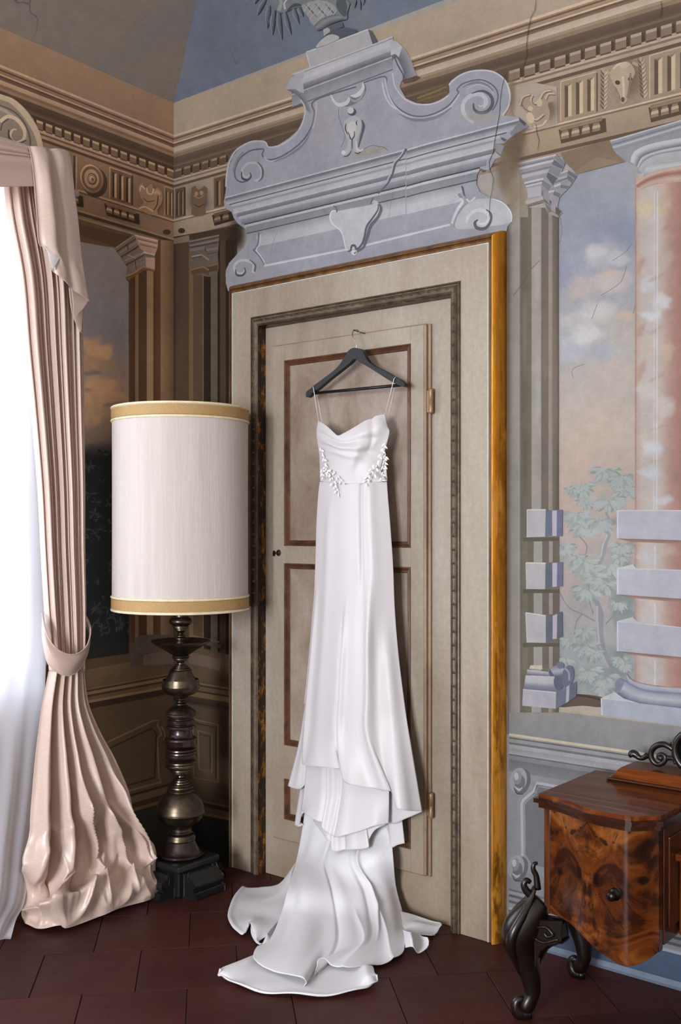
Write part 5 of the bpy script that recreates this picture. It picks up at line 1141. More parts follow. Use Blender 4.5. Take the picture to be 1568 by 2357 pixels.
def veneer(name, cols, rot=0, stretch=(1.2, 14, 14), spec=.3, coat=.3):
    s = N(name); v = s.coord(stretch)
    f = s.noise(v, 2.4, 8, .62, .9)
    c = s.ramp(f, [(.3, L4(cols[0], .5)), (.5, L4(cols[1], .5)), (.7, L4(cols[2], .5))])
    return s.pbr(c, .25, 0, s.bump(f, .05, .002), **{'Coat Weight': coat, 'Coat Roughness': .1, 'Specular IOR Level': spec})
M_TOPV = veneer('walnut_top', ['#3c1a0c', '#7a3d1c', '#a85c2a'], spec=.12, coat=.1)
M_SIDEV = veneer('walnut_side', ['#34150a', '#5c2c14', '#7a4220'], stretch=(10, 10, 1.2))
M_EDGEV = veneer('walnut_edge', ['#241009', '#43200f', '#5a2f18'])
M_CARV = simple('carved_dark_wood', '#120806', .36, nscale=18, bump=.06, **{'Coat Weight': .2, 'Coat Roughness': .15, 'Specular IOR Level': .35})
M_KNOB = simple('dark_bronze', '#1f1a15', .3, .7)

vanity = tag(empty('dressing_table', (2.4, -.2, 0)), 'glossy burl walnut dressing table on carved curved legs against the frescoed wall', 'table')
CX0, CX1, CYB = 1.900, 2.222, -.075
CB = .283
def yfront(t, off=0.0):
    """serpentine front: t 0..1 from left to right"""
    return -.405 - off - (.004 + .055 * smooth_step(.05, .62, t) - .055 * smooth_step(.80, 1.0, t) * .95)
def mx_(x, m): return x if not m else 5.24 - x
for mir in (False, True):
    X = lambda x: mx_(x, mir)
    # carcass
    nx = 24
    ts = [i / nx for i in range(nx + 1)]
    def xs(t, o=0.0): return CX0 - o + (CX1 - CX0 + 2 * o) * t
    zb = lambda t: cr([(0, .285), (.0, .283)], 1)[0][1]
    prof_b = cr([(0, .288), (.10, .290), (.25, .288), (.38, .276), (.52, .258), (.66, .240), (.78, .231), (.90, .240), (1.0, .268)], 8)
    def zbot(t):
        for a, c in zip(prof_b, prof_b[1:]):
            if a[0] <= t <= c[0]: return a[1] + (c[1] - a[1]) * ((t - a[0]) / ((c[0] - a[0]) or 1))
        return prof_b[-1][1]
    b = MB(); n = len(ts)
    # door (slightly proud, serpentine)
    V = []; 
    tl = [.075 + .925 * t for t in ts]
    for t in tl:
        x, y, z0_ = X(xs(t)), yfront(t), zbot(t)
        V += [(x, y, z0_), (x, y, .565), (x, y + .02, .565), (x, y + .02, z0_)]
    F = []
    for i in range(nx):
        for k in range(4): F.append((i * 4 + k, i * 4 + (k + 1) % 4, (i + 1) * 4 + (k + 1) % 4, (i + 1) * 4 + k))
    F += [(0, 1, 2, 3), tuple(nx * 4 + k for k in (3, 2, 1, 0))]
    dr = MB().add(V, F).build('cabinet_door', M_BURL, vanity, angle=30, bevel=.0015); dr['label'] = 'bowed burl veneer door with scalloped lower edge'
    kp = (X(2.130), yfront(.72), .402)
    kb = MB()
    V0 = [(r, d) for r, d in ((.016, 0), (.016, .003), (.011, .006), (.006, .010), (.006, .014), (.011, .019), (.012, .024), (.008, .028), (.001, .029))]
    Vk = []; m = 20
    for r, d in V0:
        for i in range(m): Vk.append((kp[0] + r * math.cos(2 * PI * i / m), kp[1] - d, kp[2] + r * math.sin(2 * PI * i / m)))
    Fk = [(j * m + i, j * m + (i + 1) % m, (j + 1) * m + (i + 1) % m, (j + 1) * m + i) for j in range(len(V0) - 1) for i in range(m)]
    kb.add(Vk, Fk).build('knob', M_KNOB, dr)['label'] = 'dark round knob'
    # left corner post and box
    b = MB()
    def bx(x0, x1, *r): a, c = sorted((X(x0), X(x1))); b.box(a, c, *r)
    bx(CX0 + .002, CX0 + .022, -.402, -.10, .285, .565); b.build('corner_post', M_SIDEV, vanity, smooth=False, bevel=.004)
    b = MB(); bx(CX0 - .012, CX0 + .002, -.34, -.09, .30, .545); b.build('side_panel', M_SIDEV, vanity, smooth=False, bevel=.006)
    b = MB(); bx(CX0 + .022, CX1 - .003, -.385, CYB, .29, .566); b.build('carcass', M_SIDEV, vanity, smooth=False)
    b = MB(); bx(CX1 - .006, CX1 + .002, -.385, CYB - .03, .275, .566); bx(CX1 + .002, CX1 + .006, -.36, -.12, .31, .535); b.build('inner_side', M_SIDEV, vanity, smooth=False, bevel=.002)
    # bottom bracket on the right of the door
    # top slab in three stepped mouldings following the serpentine
    for nm, o, z0_, z1_, mt in (('moulding', .006, .565, .579, M_EDGEV), ('moulding', .016, .579, .590, M_EDGEV), ('top_slab', .006, .590, .601, M_TOPV)):
        fr = [(X(xs(t, o)), yfront(t, o)) for t in ts]; 
        pts = fr + [(X(CX1 + o), CYB + .0), (X(CX0 - o * .6), CYB + .0)]
        MB().prism([(x, y, z0_) for x, y in pts], (0, 0, z1_ - z0_)).build(nm, mt, vanity, smooth=False, bevel=.0045)
    # carved cabriole legs
    def cab_leg(fx, fy, sx_, sy_, h_, big=True):
        """fx, fy floor point; the knee swings out by (sx_, sy_)"""
        b = MB(); K = (fx, fy)
        P_ = [(K[0] + sx_ * d, K[1] + sy_ * d, z) for d, z in ((-.035, h_ + .045), (-.010, h_ + .02), (.022, h_ - .022), (.030, h_ - .055), (.018, h_ - .10), (.0, h_ - .15), (-.006, h_ - .19), (-.002, .055), (.010, .03), (.016, .012))]
        R_ = [.026, .040, .050, .046, .034, .027, .022, .020, .021, .012]
        P_ = cr(P_, 5); R_ = [r[0] for r in cr([(r,) for r in R_], 5)]
        b.tube([(X(x), y, z) for x, y, z in P_], R_, 14, flat=.85)
        c = (X(K[0] + sx_ * .026), K[1] + sy_ * .026)
        # scroll toe
        sp = [(K[0] + sx_ * d, K[1] + sy_ * d, z) for d, z in ((.008, .012), (.026, .010), (.038, .024), (.038, .042), (.027, .050), (.020, .042), (.024, .034))]
        b.tube([(X(x), y, z) for x, y, z in cr(sp, 5)], [r[0] for r in cr([(.014,), (.016,), (.015,), (.013,), (.011,), (.009,), (.006,)], 5)], 10)
        b.tube([(X(K[0] + sx_ * .006), K[1] + sy_ * .006, 0.0), (X(K[0] + sx_ * .006), K[1] + sy_ * .006, .02)], .011, 10)
        lg = b.build('leg', M_CARV, vanity)
        if big:
            b = MB()
            tx, ty = -sy_, sx_
            for q in (-2, -1, 0, 1, 2):   # acanthus fronds over the knee
                pts = [(K[0] + sx_ * d + tx * q * w_, K[1] + sy_ * d + ty * q * w_, z) for d, w_, z in ((-.012, .004, h_ + .085), (.004, .008, h_ + .05), (.030, .014, h_ + .014), (.054, .017, h_ - .026), (.058, .015, h_ - .062), (.046, .010, h_ - .10), (.032, .005, h_ - .14))]
                b.tube([(X(x), y, z) for x, y, z in cr(pts, 4)], [r[0] for r in cr([(.004,), (.009,), (.013,), (.015,), (.013,), (.009,), (.003,)], 4)], 8)
            curl = [(K[0] + sx_ * d, K[1] + sy_ * d, z) for d, z in ((-.016, h_ + .03), (-.004, h_ + .06), (.010, h_ + .075), (.018, h_ + .092), (.010, h_ + .104), (.0, h_ + .098))]
            b.tube([(X(x), y, z) for x, y, z in cr(curl, 4)], [r[0] for r in cr([(.012,), (.011,), (.010,), (.009,), (.008,), (.006,)], 4)], 8)
            curl = [(K[0] + sx_ * d, K[1] + sy_ * d, z) for d, z in ((-.020, h_ + .08), (-.016, h_ + .115), (-.008, h_ + .132), (-.010, h_ + .146), (-.020, h_ + .150))]
            b.tube([(X(x), y, z) for x, y, z in cr(curl, 4)], [r[0] for r in cr([(.010,), (.008,), (.007,), (.006,), (.004,)], 4)], 8)
            b.build('carving', M_CARV, lg)['label'] = 'carved acanthus leaves on the knee'
            # wing bracket under the door
            b = MB()
            pts = [(K[0] + .02, K[1] + .0, h_ + .012), (K[0] + .095, K[1] - .0, h_ + .016), (K[0] + .10, K[1] + .0, h_ - .03), (K[0] + .085, K[1], h_ - .042), (K[0] + .06, K[1], h_ - .052), (K[0] + .04, K[1], h_ - .07), (K[0] + .024, K[1], h_ - .10)]
            b.prism([(X(x), y - .012, z) for x, y, z in pts], (0, .03, 0)); b.build('bracket', M_CARV, lg, smooth=False, bevel=.006)
            b = MB(); b.tube([(X(x), K[1] - .016, z) for x, z in cr([(K[0] + .03, h_ - .01), (K[0] + .055, h_ - .004), (K[0] + .075, h_ - .018), (K[0] + .06, h_ - .028), (K[0] + .05, h_ - .02)], 5)], .004, 6)
            b.tube([(X(x), K[1] - .016, z) for x, z in cr([(K[0] + .02, h_ - .04), (K[0] + .05, h_ - .045), (K[0] + .09, h_ - .026)], 5)], .004, 6); b.build('carving', M_CARV, lg)
    cab_leg(1.868, -.412, -.75, -.62, .262)
    cab_leg(1.870, -.105, -.95, .1, .262, big=False)
# lower middle part and mirror board
b = MB(); b.box(CX1 + .006, 5.24 - CX1 - .006, -.30, CYB, .275, .47); b.build('middle_box', M_SIDEV, vanity, smooth=False, bevel=.003)
b = MB(); b.box(CX1 + .006, 5.24 - CX1 - .006, -.33, CYB, .47, .488); b.build('middle_top', M_TOPV, vanity, smooth=False, bevel=.004)
# board that carries the mirror: ogee ended plinth
mb0 = 1.968
b = MB(); b.box(mb0, 5.24 - mb0, -.165, -.05, .6015, .610); b.build('mirror_plinth', M_EDGEV, vanity, smooth=False, bevel=.004)
b = MB()
pr = [(mb0 + .010, .610), (mb0 + .020, .617), (mb0 + .030, .632), (mb0 + .042, .641), (5.24 - mb0 - .042, .641), (5.24 - mb0 - .03, .632), (5.24 - mb0 - .02, .617), (5.24 - mb0 - .01, .610)]
rows = []
for q, (oy0, oy1) in enumerate(((0, 0),)):
    b.prism([(x, -.155, z) for x, z in pr], (0, .10, 0))
b.build('mirror_plinth', M_TOPV, vanity, smooth=False, bevel=.008)
# openwork scrolls
def scr(name, pts, rad, y=-.105):
    b = MB(); P_ = cr([(x, y, z) for x, z in pts], 6)
    R_ = [r[0] for r in cr([(r,) for r in rad], 6)]; b.tube(P_, R_, 12); return b
def wy(px_, py_, c=-.105): p = AY(px_, py_, c); return (p.x, p.z)
def kk(L_): return [wy(1380 + x / 8.34, 1650 + y / 8.34) for x, y in L_]
b = scr('scroll', kk([(640, 770), (625, 730), (650, 705), (700, 725), (760, 775), (830, 790), (900, 755), (930, 730)]), [.008, .011, .011, .010, .008, .007, .008, .009])
b.ball((*[wy(1380 + 650 / 8.34, 1650 + 770 / 8.34)[0]], -.105, wy(1380, 1650 + 770 / 8.34)[1]), .001)
b.build('mirror_scroll', M_CARV, vanity)['label'] = 'dark carved scroll of the mirror stand'
b = scr('scroll', kk([(1430, 640), (1350, 580), (1250, 530), (1150, 535), (1060, 580), (1000, 660), (990, 760), (1030, 850), (1110, 910), (1200, 900), (1260, 840), (1260, 760), (1200, 720), (1140, 740), (1130, 800)]), [.007, .008, .0085, .0085, .0085, .008, .008, .0075, .007, .007, .007, .0065, .006, .006, .005])
b.build('mirror_scroll', M_CARV, vanity)['label'] = 'dark carved scroll of the mirror stand'
b = MB(); c_ = wy(1380 + 1180 / 8.34, 1650 + 790 / 8.34); b.ball((c_[0], -.105, c_[1]), .009); b.build('mirror_scroll', M_CARV, vanity)
# round mirror frame starting at the edge of the picture
c_ = wy(1380 + 1900 / 8.34, 1650 + 690 / 8.34); R0 = abs(c_[0] - wy(1380 + 1450 / 8.34, 1650 + 690 / 8.34)[0])
b = MB(); b.tube([(c_[0] + R0 * math.cos(2 * PI * i / 40), -.105, c_[1] + R0 * .9 * math.sin(2 * PI * i / 40)) for i in range(41)], .010, 10)
b.build('medallion_frame', M_CARV, vanity)
b = MB(); b.lathe((0, 0, 0), [(0.001, 0), (R0, 0), (R0, .006), (.001, .006)], 32)
for i, q in enumerate(b.V): b.V[i] = Vector((c_[0] + q.x, -.10 + q.z, c_[1] + q.y * .9))
b.build('medallion', M_BLKWOOD, vanity)
b = MB()
for q in (((1400, 480), (1420, 560), (1420, 640)), ((1310, 790), (1360, 790), (1430, 800)), ((1430, 700), (1440, 780), (1470, 900))):
    b.tube([(x, -.105, z) for x, z in cr(kk(list(q)), 4)], .007, 8)
b.build('mirror_scroll', M_CARV, vanity)

# ================================================================== CLOTH HELPERS
from mathutils import noise as mnoise
def crv(P, t):
    n = len(P) - 1; q = min(max(t, 0), 1) * n; i = min(int(q), n - 1); t = q - i
    a, b, c, d = P[max(i - 1, 0)], P[i], P[i + 1], P[min(i + 2, n)]
    return 0.5 * (2 * b + (c - a) * t + (2 * a - 5 * b + 4 * c - d) * t * t + (3 * b - a - 3 * c + d) * t ** 3)
def ridge(s0, s1, w, amp, ta=0.0, tb=1.0, fade=.12):
    def f(s, t):
        e = smooth_step(ta - fade, ta + fade, t) * (1 - smooth_step(tb - fade, tb + fade, t)) if (ta > 0 or tb < 1) else 1
        if ta <= 0: e = 1 - smooth_step(tb - fade, tb + fade, t) if tb < 1 else 1
        c = s0 + (s1 - s0) * t
        return amp * e * math.exp(-((s - c) / w) ** 2)
    return f
def crease(s0, s1, w, amp, ta=0.0, tb=1.0, fade=.12, bend=0.0):
    """asymmetric sharp fold: steep on one side, long on the other"""
    def f(s, t):
        e = (smooth_step(ta - fade, ta + fade, t) if ta > 0 else 1) * ((1 - smooth_step(tb - fade, tb + fade, t)) if tb < 1 else 1)
        x = (s - (s0 + (s1 - s0) * t + bend * t * (1 - t) * 4)) / w
        return amp * e * (math.exp(-x * 1.0) if x > 0 else math.exp(x * 3.2))
    return f
def cloth(rows, nu, nv, folds=(), wr=0.0, wsc=(8, 3), seed=0, edge_s=0.0):
    """surface through rows of 3D points, pushed along its normal by folds and small wrinkles"""
    R_ = [resample([tuple(p) for p in (cr([tuple(q) for q in r], 6) if len(r) > 2 else r)], nu) for r in rows]
    G = [[crv([R_[k][i] for k in range(len(R_))], j / (nv - 1)) for i in range(nu)] for j in range(nv)]
    out = []
    for j in range(nv):
        row = []
        for i in range(nu):
            a = G[j][min(i + 1, nu - 1)] - G[j][max(i - 1, 0)]; b = G[min(j + 1, nv - 1)][i] - G[max(j - 1, 0)][i]
            n = a.cross(b)
            n = n.normalized() if n.length > 1e-9 else Vector((0, -1, 0))
            if n.dot(CAM - G[j][i]) < 0: n = -n
            s_, t_ = i / (nu - 1), j / (nv - 1)
            d = sum(f(s_, t_) for f in folds)
            if wr:
                v = mnoise.noise(Vector((s_ * wsc[0] + seed, t_ * wsc[1], seed * 1.7))) + .5 * mnoise.noise(Vector((s_ * wsc[0] * 2.3, t_ * wsc[1] * 2.1 + seed, 4.1)))
                d += wr * v * (1 if not callable(wr) else 1)
            row.append(G[j][i] + n * d)
        out.append(row)
    return out
def clothobj(name, grids, mat, parent, solid=.0015, **k):
    b = MB()
    for g_ in grids: b.grid(g_)
    return b.build(name, mat, parent, solid=solid, **k)

# ================================================================== CURTAINS
s = N('curtain_silk'); v = s.coord((.4, .4, 1))
th = s.noise(s.coord((1, 1, 12)), 70, 3, .6)
c = s.ramp(th, [(.3, L4('#c6ada2')), (.7, L4('#d8c2b8'))])
M_SILK = s.pbr(c, .34, 0, s.bump(th, .08, .001), **{'Sheen Weight': .25, 'Sheen Roughness': .4, 'Specular IOR Level': .5})
tl = s.n('BsdfTranslucent'); tl.inputs[0].default_value = (.72, .5, .4, 1); mx = s.n('MixShader', i_0=.14)
s.link(s.last.outputs[0], mx.inputs[1]); s.link(tl.outputs[0], mx.inputs[2]); s.link(mx.outputs[0], s.out.inputs[0])
s = N('sheer_voile'); 
df = s.n('BsdfDiffuse'); df.inputs[0].default_value = (.80, .81, .92, 1); tl = s.n('BsdfTranslucent'); tl.inputs[0].default_value = (.86, .88, .98, 1); tr = s.n('BsdfTransparent')
m1 = s.n('MixShader', i_0=.5); s.link(df.outputs[0], m1.inputs[1]); s.link(tl.outputs[0], m1.inputs[2]); m2 = s.n('MixShader', i_0=.16); s.link(m1.outputs[0], m2.inputs[1]); s.link(tr.outputs[0], m2.inputs[2]); s.link(m2.outputs[0], s.out.inputs[0]); M_SHEER = s.m

cur = tag(empty('curtain', (0.22, -.72, 0)), 'dusty pink silk curtain gathered in a tieback, its hem pooled on the floor', 'curtain')
def XR_(L, R, y, c): return [AX(L, y, c), AX((L + R) / 2, y, c + .01), AX(R, y, c)]
up_rows = [XR_(4, 150, 400, .11), XR_(14, 166, 500, .11), XR_(40, 184, 640, .115), XR_(54, 187, 800, .12), XR_(70, 188, 960, .125), XR_(84, 190, 1120, .13), XR_(92, 190, 1270, .14), XR_(100, 192, 1400, .155), XR_(108, 190, 1490, .17), XR_(112, 188, 1545, .18)]
rp = random.Random(11)
pl = []
for c0, w_, am in ((.03, .03, .020), (.13, .07, .042), (.235, .025, .022), (.30, .022, .026), (.355, .018, .020), (.42, .03, .036), (.50, .02, .024), (.56, .045, .044), (.68, .02, .026), (.74, .03, .032), (.82, .045, .040), (.93, .02, .024), (.98, .02, .02)):
    c1 = .5 + (c0 - .5) * .97
    pl.append(ridge(c0, c1, w_, am)); pl.append(crease(c0 + w_ * 1.25, c1 + w_ * 1.25, .012, -am * .55))
gU = cloth(up_rows, 220, 50, pl, wr=.0015, wsc=(12, 2), seed=2)
lo_rows = [XR_(112, 188, 1545, .18), XR_(97, 199, 1620, .20), XR_(88, 226, 1685, .225), XR_(80, 262, 1750, .25), XR_(74, 290, 1820, .275), XR_(68, 302, 1885, .295), XR_(62, 336, 1945, .315),
           [AX(56, 2010, .325), AX(200, 2015, .345), AX(354, 2005, .36)],
           [AZ(50, 2085, .06), AZ(140, 2085, .075), AZ(230, 2062, .075), AZ(368, 2030, .06)],
           [AZ(58, 2125, .012), AZ(90, 2138, .012), AZ(140, 2130, .02), AZ(155, 2136, .010), AZ(235, 2108, .015), AZ(270, 2092, .02), AZ(330, 2076, .012), AZ(366, 2058, .012)]]
fl = [ridge(.12, .06, .05, .034, 0, .84), crease(.22, .17, .03, -.036, 0, .86), ridge(.30, .27, .045, .038, 0, .80), crease(.385, .36, .022, -.046, 0, .80), ridge(.46, .40, .035, .036, 0, .60),
      crease(.52, .50, .02, -.036, .08, .74), ridge(.60, .66, .05, .038, 0, .70), crease(.70, .80, .03, -.032, 0, .66), ridge(.80, .90, .05, .030, 0, .7), ridge(.95, 1.0, .03, .018, 0, .8),
      # long diagonal folds swinging right and down to the puddle
      crease(.22, .62, .05, .040, .42, .90, .08), crease(.34, .86, .05, .034, .50, .88, .06), crease(.52, 1.02, .045, .030, .48, .84, .06), crease(.72, .98, .04, .026, .40, .80, .06), crease(.05, .30, .05, .026, .55, .95, .06),
      crease(1.05, .35, .06, .026, .66, .92, .05), crease(.95, .12, .05, .020, .74, .95, .04), crease(.80, .44, .05, -.022, .56, .80, .05),
      lambda s, t: .034 * math.exp(-(abs(t - .865 - .03 * math.sin(5 * s + 1)) / .022) ** 1.3) * smooth_step(.0, .08, s) * (1 - smooth_step(.34, .62, s)),
      lambda s, t: -.024 * math.exp(-((t - .80 - .03 * math.sin(5 * s + 1)) / .035) ** 2) * (1 - smooth_step(.3, .6, s))]
def wrk(s, t):
    a = smooth_step(.45, .8, t) * (1 - .6 * smooth_step(.93, 1, t))
    x, y = s * 3.2 + t * 3.0, t * 3.2 - s * 2.6
    q = mnoise.noise(Vector((x, y, 1.3))); q2 = mnoise.noise(Vector((x * 2.3 + .5 * q, y * 2.1, 7.3)))
    return a * (.045 * (.25 - abs(q)) + .016 * (.2 - abs(q2)))
fl.append(wrk)
gL = cloth(lo_rows, 190, 200, [(lambda f: (lambda s, t: f(s, t) * (1 + .45 * smooth_step(.35, .6, t) * (1 - smooth_step(.9, 1, t)))))(f) for f in fl])
for row in gL:
    for q in row: q.z = max(q.z, .006)
clothobj('drape', [gU, gL], M_SILK, cur)['label'] = 'gathered silk panel pooling at the hem'
# tieback
te = [(97, 1412), (99, 1425), (104, 1447), (115, 1475), (135, 1497), (160, 1507), (182, 1503), (200, 1486), (208, 1460), (206, 1436), (192, 1408)]
be = [(97, 1440), (98, 1470), (103, 1500), (112, 1528), (132, 1547), (156, 1555), (176, 1547), (192, 1525), (203, 1496), (206, 1462), (194, 1425)]
dd = [.17, .20, .225, .245, .262, .268, .262, .24, .21, .185, .15]
cg = [[AX(x, y, d - .002) for (x, y), d in zip(te, dd)], [AX((x + u) / 2, (y + v) / 2, d + .008) for (x, y), (u, v), d in zip(te, be, dd)], [AX(x, y, d - .006) for (x, y), d in zip(be, dd)]]
tb_ = clothobj('tieback', [cloth(cg, 60, 10)], M_SILK, cur, solid=.003); tb_['label'] = 'curved silk tieback band with piped edges'
b = MB()
for E_, o in ((te, -.001), (be, -.005)): b.tube(cr([tuple(AX(x, y, d + o)) for (x, y), d in zip(E_, dd)], 5), .0028, 8)
b.build('piping', M_SILK, tb_)
# pelmet with swag and jabot
pel = tag(empty('valance', (0.1, -.9, 2.5)), 'pink silk valance with a pleated swag and a hanging tail, above the window', 'valance')
zA = AX(66, 342, .2).z
b = MB(); b.box(0, .185, -2.45, AX(160, 360, .2).y - .012, zA - .05, zA - .02); b.build('pelmet_board', M_WWOOD, pel, smooth=False)
L_ = [(-700, 130), (-700, 200), (-700, 235), (-700, 275), (-700, 430)]; Rr = [(64, 334), (69, 350), (72, 360), (75, 371), (81, 429)]
L_ = [(-420, 180), (-420, 250), (-420, 290), (-420, 330), (-420, 430)]
rws = [[AX(a[0], a[1], .20), AX((a[0] + c[0]) / 2, (a[1] + c[1]) / 2 + 2, .225), AX(c[0], c[1], .20)] for a, c in zip(L_, Rr)]
clothobj('swag', [cloth(rws, 80, 70, [lambda s, t: .016 * math.exp(-(((t * 4.6) % 1 - .55) / .28) ** 2) * (1 - .55 * s) * (1 - smooth_step(.80, .9, t))])], M_SILK, pel)['label'] = 'swag with pleats fanning from its corner'
Lj = [(66, 335), (74, 370), (80, 430), (85, 500), (90, 560), (112, 578), (121, 622)]; Rj = [(150, 344), (163, 362), (172, 440), (182, 520), (190, 600), (198, 650), (205, 695)]
rws = [[AX(a[0], a[1], .215), AX((a[0] * 2 + c[0]) / 3, (a[1] * 2 + c[1]) / 3, .222), AX((a[0] + c[0] * 2) / 3, (a[1] + c[1] * 2) / 3, .217), AX(c[0], c[1], .205)] for a, c in zip(Lj, Rj)]
gj = cloth(rws, 60, 70, [ridge(.26, .30, .12, .018, .2, .8), ridge(.55, .55, .12, -.010), ridge(.05, .05, .06, -.008)], wr=.003, wsc=(3, 3), seed=5)
Lk = [(126, 628), (160, 658), (168, 700), (171, 735), (187, 768)]; Rk = [(200, 690), (204, 696), (192, 712), (176, 730), (190, 758)]
gk = cloth([[AX(*a, .18), AX(*c, .18)] for a, c in zip(Lk, Rk)], 12, 20)
Lm = [(158, 660), (162, 700), (170, 735), (186, 764)]; Rm = [(196, 700), (192, 722), (189, 748), (189, 768)]
gm_ = cloth([[AX(*a, .165), AX(*c, .165)] for a, c in zip(Lm, Rm)], 12, 20)
jb = clothobj('jabot', [gj, gk, gm_], M_SILK, pel); jb['label'] = 'zigzag cut tail hanging beside the curtain'
gt_ = cloth([[AX(100, 566, .222), AX(128, 574, .226), AX(143, 590, .228)], [AX(112, 585, .222), AX(125, 592, .226), AX(136, 598, .227)], [AX(119, 620, .222), AX(121, 620, .223), AX(123, 619, .224)]], 16, 14)
clothobj('turned_lining', [gt_], simple('lining_white', '#d5cfd2', .6), jb)['label'] = 'pale lining turned out at the fold'
b = MB()
b.tube([(0.11, -.56, zA - .07), (0.11, -2.4, zA - .07)], .012, 12)
b.build('curtain_rod', M_WWOOD, pel)

she = tag(empty('sheer_curtain', (0.12, -1.1, 0)), 'white translucent sheer curtain glowing in front of the window', 'curtain')
Re = [(22, 425), (66, 850), (104, 1300), (110, 1440), (106, 1600), (92, 1800), (75, 1950), (62, 2070), (40, 2118), (24, 2162)]
cc = [.06, .06, .075, .09, .13, .20, .25, .29, .31, None]
rows = []
for (x, y), c in zip(Re, cc):
    if c is None: rows.append([AZ(-420, 2196, .006), AZ(-150, 2190, .006), AZ(-30, 2170, .006), AZ(x, y, .006)])
    else: rows.append([AX(-420, y, c), AX(-150, y, c + .005), AX(x - 40, y, c + .005), AX(x, y, c)])
gs = cloth(rows, 140, 70, [lambda s, t: .008 * math.sin(60 * s + 3 * t) * (.4 + .6 * t), lambda s, t: .010 * math.sin(23 * s + 1.5) * t], wr=.002)
for row in gs:
    for q in row: q.z = max(q.z, .005)
clothobj('sheer_panel', [gs], M_SHEER, she, solid=0)
b = MB(); b.tube([(0.055, -.60, zA - .10), (0.055, -2.4, zA - .10)], .006, 10); b.build('sheer_rod', M_WWOOD, she)

# ================================================================== HANGER
def H_(x, y): return (680 + x / 5.6, 740 + y / 5.6)
YH = -.097
def HY(x, y, c=YH): p = H_(x, y); return AY(p[0], p[1], c)
hg = tag(empty('clothes_hanger', HY(780, 700)), 'black wooden clothes hanger with metal hook, holding up the white dress', 'hanger')
M_HBLK = simple('black_hanger_wood', '#101416', .38, nscale=40, bump=.05, **{'Specular IOR Level': .3})
outp = [(135, 960), (145, 905), (200, 862), (240, 825), (380, 722), (520, 612), (590, 528), (640, 440), (690, 372), (745, 342), (810, 346), (860, 372), (892, 432), (935, 510), (1010, 566), (1150, 640), (1280, 715), (1360, 756), (1400, 795), (1410, 828), (1392, 840)]
inp = [(1350, 832), (1280, 795), (1200, 752), (1000, 622), (860, 540), (763, 484), (700, 538), (560, 648), (420, 760), (300, 862), (240, 905), (205, 938), (172, 970), (146, 977)]
MB().prism([tuple(HY(*p)) for p in cr(outp, 3) + cr(inp, 3)], (0, .018, 0)).build('hanger_body', M_HBLK, hg, smooth=True, bevel=.005, angle=40)
b = MB(); b.tube([HY(195, 930, YH + .009), HY(1370, 818, YH + .009)], .0052, 12); b.build('trouser_bar', M_HBLK, hg)
hk = [HY(787, 345, YH + .009), HY(791, 300, YH + .009), HY(780, 262, YH + .008), HY(760, 232, YH + .006), HY(740, 190, YH + .006), HY(738, 145, YH + .012), HY(755, 115, YH + .018), HY(780, 105, YH + .022), HY(812, 118, YH + .030), HY(832, 152, YH + .036)]
M_STEEL = simple('hook_steel', '#b9b2a6', .22, 1.0, bump=0)
b = MB(); b.tube(cr([tuple(p) for p in hk], 6), .0017, 8); b.build('hook', M_STEEL, hg)
b = MB(); pk = HY(781, 124, YH + .02); b.tube([(pk.x, -.0255, pk.z - .001), (pk.x, -.088, pk.z + .001)], .0016, 8); b.ball((pk.x, -.088, pk.z + .001), .003, 6); b.build('door_pin', M_BRASS, door)

# ================================================================== WEDDING DRESS
def satin(nm, col, tr=.10):
    s = N(nm); v = s.coord()
    m = s.pbr(L4(col), .46, 0, s.bump(s.noise(v, 500, 2, .5), .04, .0005), **{'Sheen Weight': .2, 'Specular IOR Level': .45})
    tl = s.n('BsdfTranslucent'); tl.inputs[0].default_value = (.9, .86, .85, 1); mx = s.n('MixShader', i_0=tr)
    s.link(s.last.outputs[0], mx.inputs[1]); s.link(tl.outputs[0], mx.inputs[2]); s.link(mx.outputs[0], s.out.inputs[0]); return m
M_SAT = satin('white_crepe', '#cbc7cb'); M_SAT2 = satin('white_lining', '#dddce2', .2)
M_LACE = simple('lace_white', '#efe9e8', .6)
dress = tag(empty('wedding_dress', (1.02, -.15, 0)), 'white sleeveless wedding dress with cowl neck and a long train spread on the floor', 'dress')
def YP(x, y, c): return AY(x, y, -c)
def hz(L_, c): return [HY(x, y, -cc_) for (x, y), cc_ in zip(L_, c)]
cB = lambda n, a, m: [a + m * math.sin(PI * i / (n - 1)) for i in range(n)]
r0 = [(295, 1283), (350, 1308), (430, 1368), (490, 1425), (550, 1470), (620, 1442), (700, 1400), (800, 1340), (920, 1268), (1050, 1213), (1155, 1195)]
r1 = [(280, 1360), (360, 1420), (450, 1500), (560, 1545), (680, 1530), (800, 1470), (960, 1390), (1100, 1340), (1190, 1345)]
r2 = [(275, 1450), (380, 1540), (500, 1610), (620, 1640), (760, 1620), (900, 1560), (1050, 1500), (1215, 1425)]
r3 = [(292, 1590), (420, 1660), (560, 1720), (680, 1740), (820, 1710), (960, 1660), (1175, 1590)]
r4 = [(318, 1770), (480, 1810), (680, 1850), (880, 1810), (1130, 1770)]
r5 = [(334, 1930), (480, 1950), (680, 1970), (900, 1950), (1110, 1930)]
r6 = [(322, 2058), (500, 2080), (700, 2090), (950, 2080), (1188, 2055)]
rb = [hz(r, cB(len(r), .092, m)) for r, m in ((r0, .052), (r1, .062), (r2, .060), (r3, .055), (r4, .050), (r5, .046), (r6, .044))]
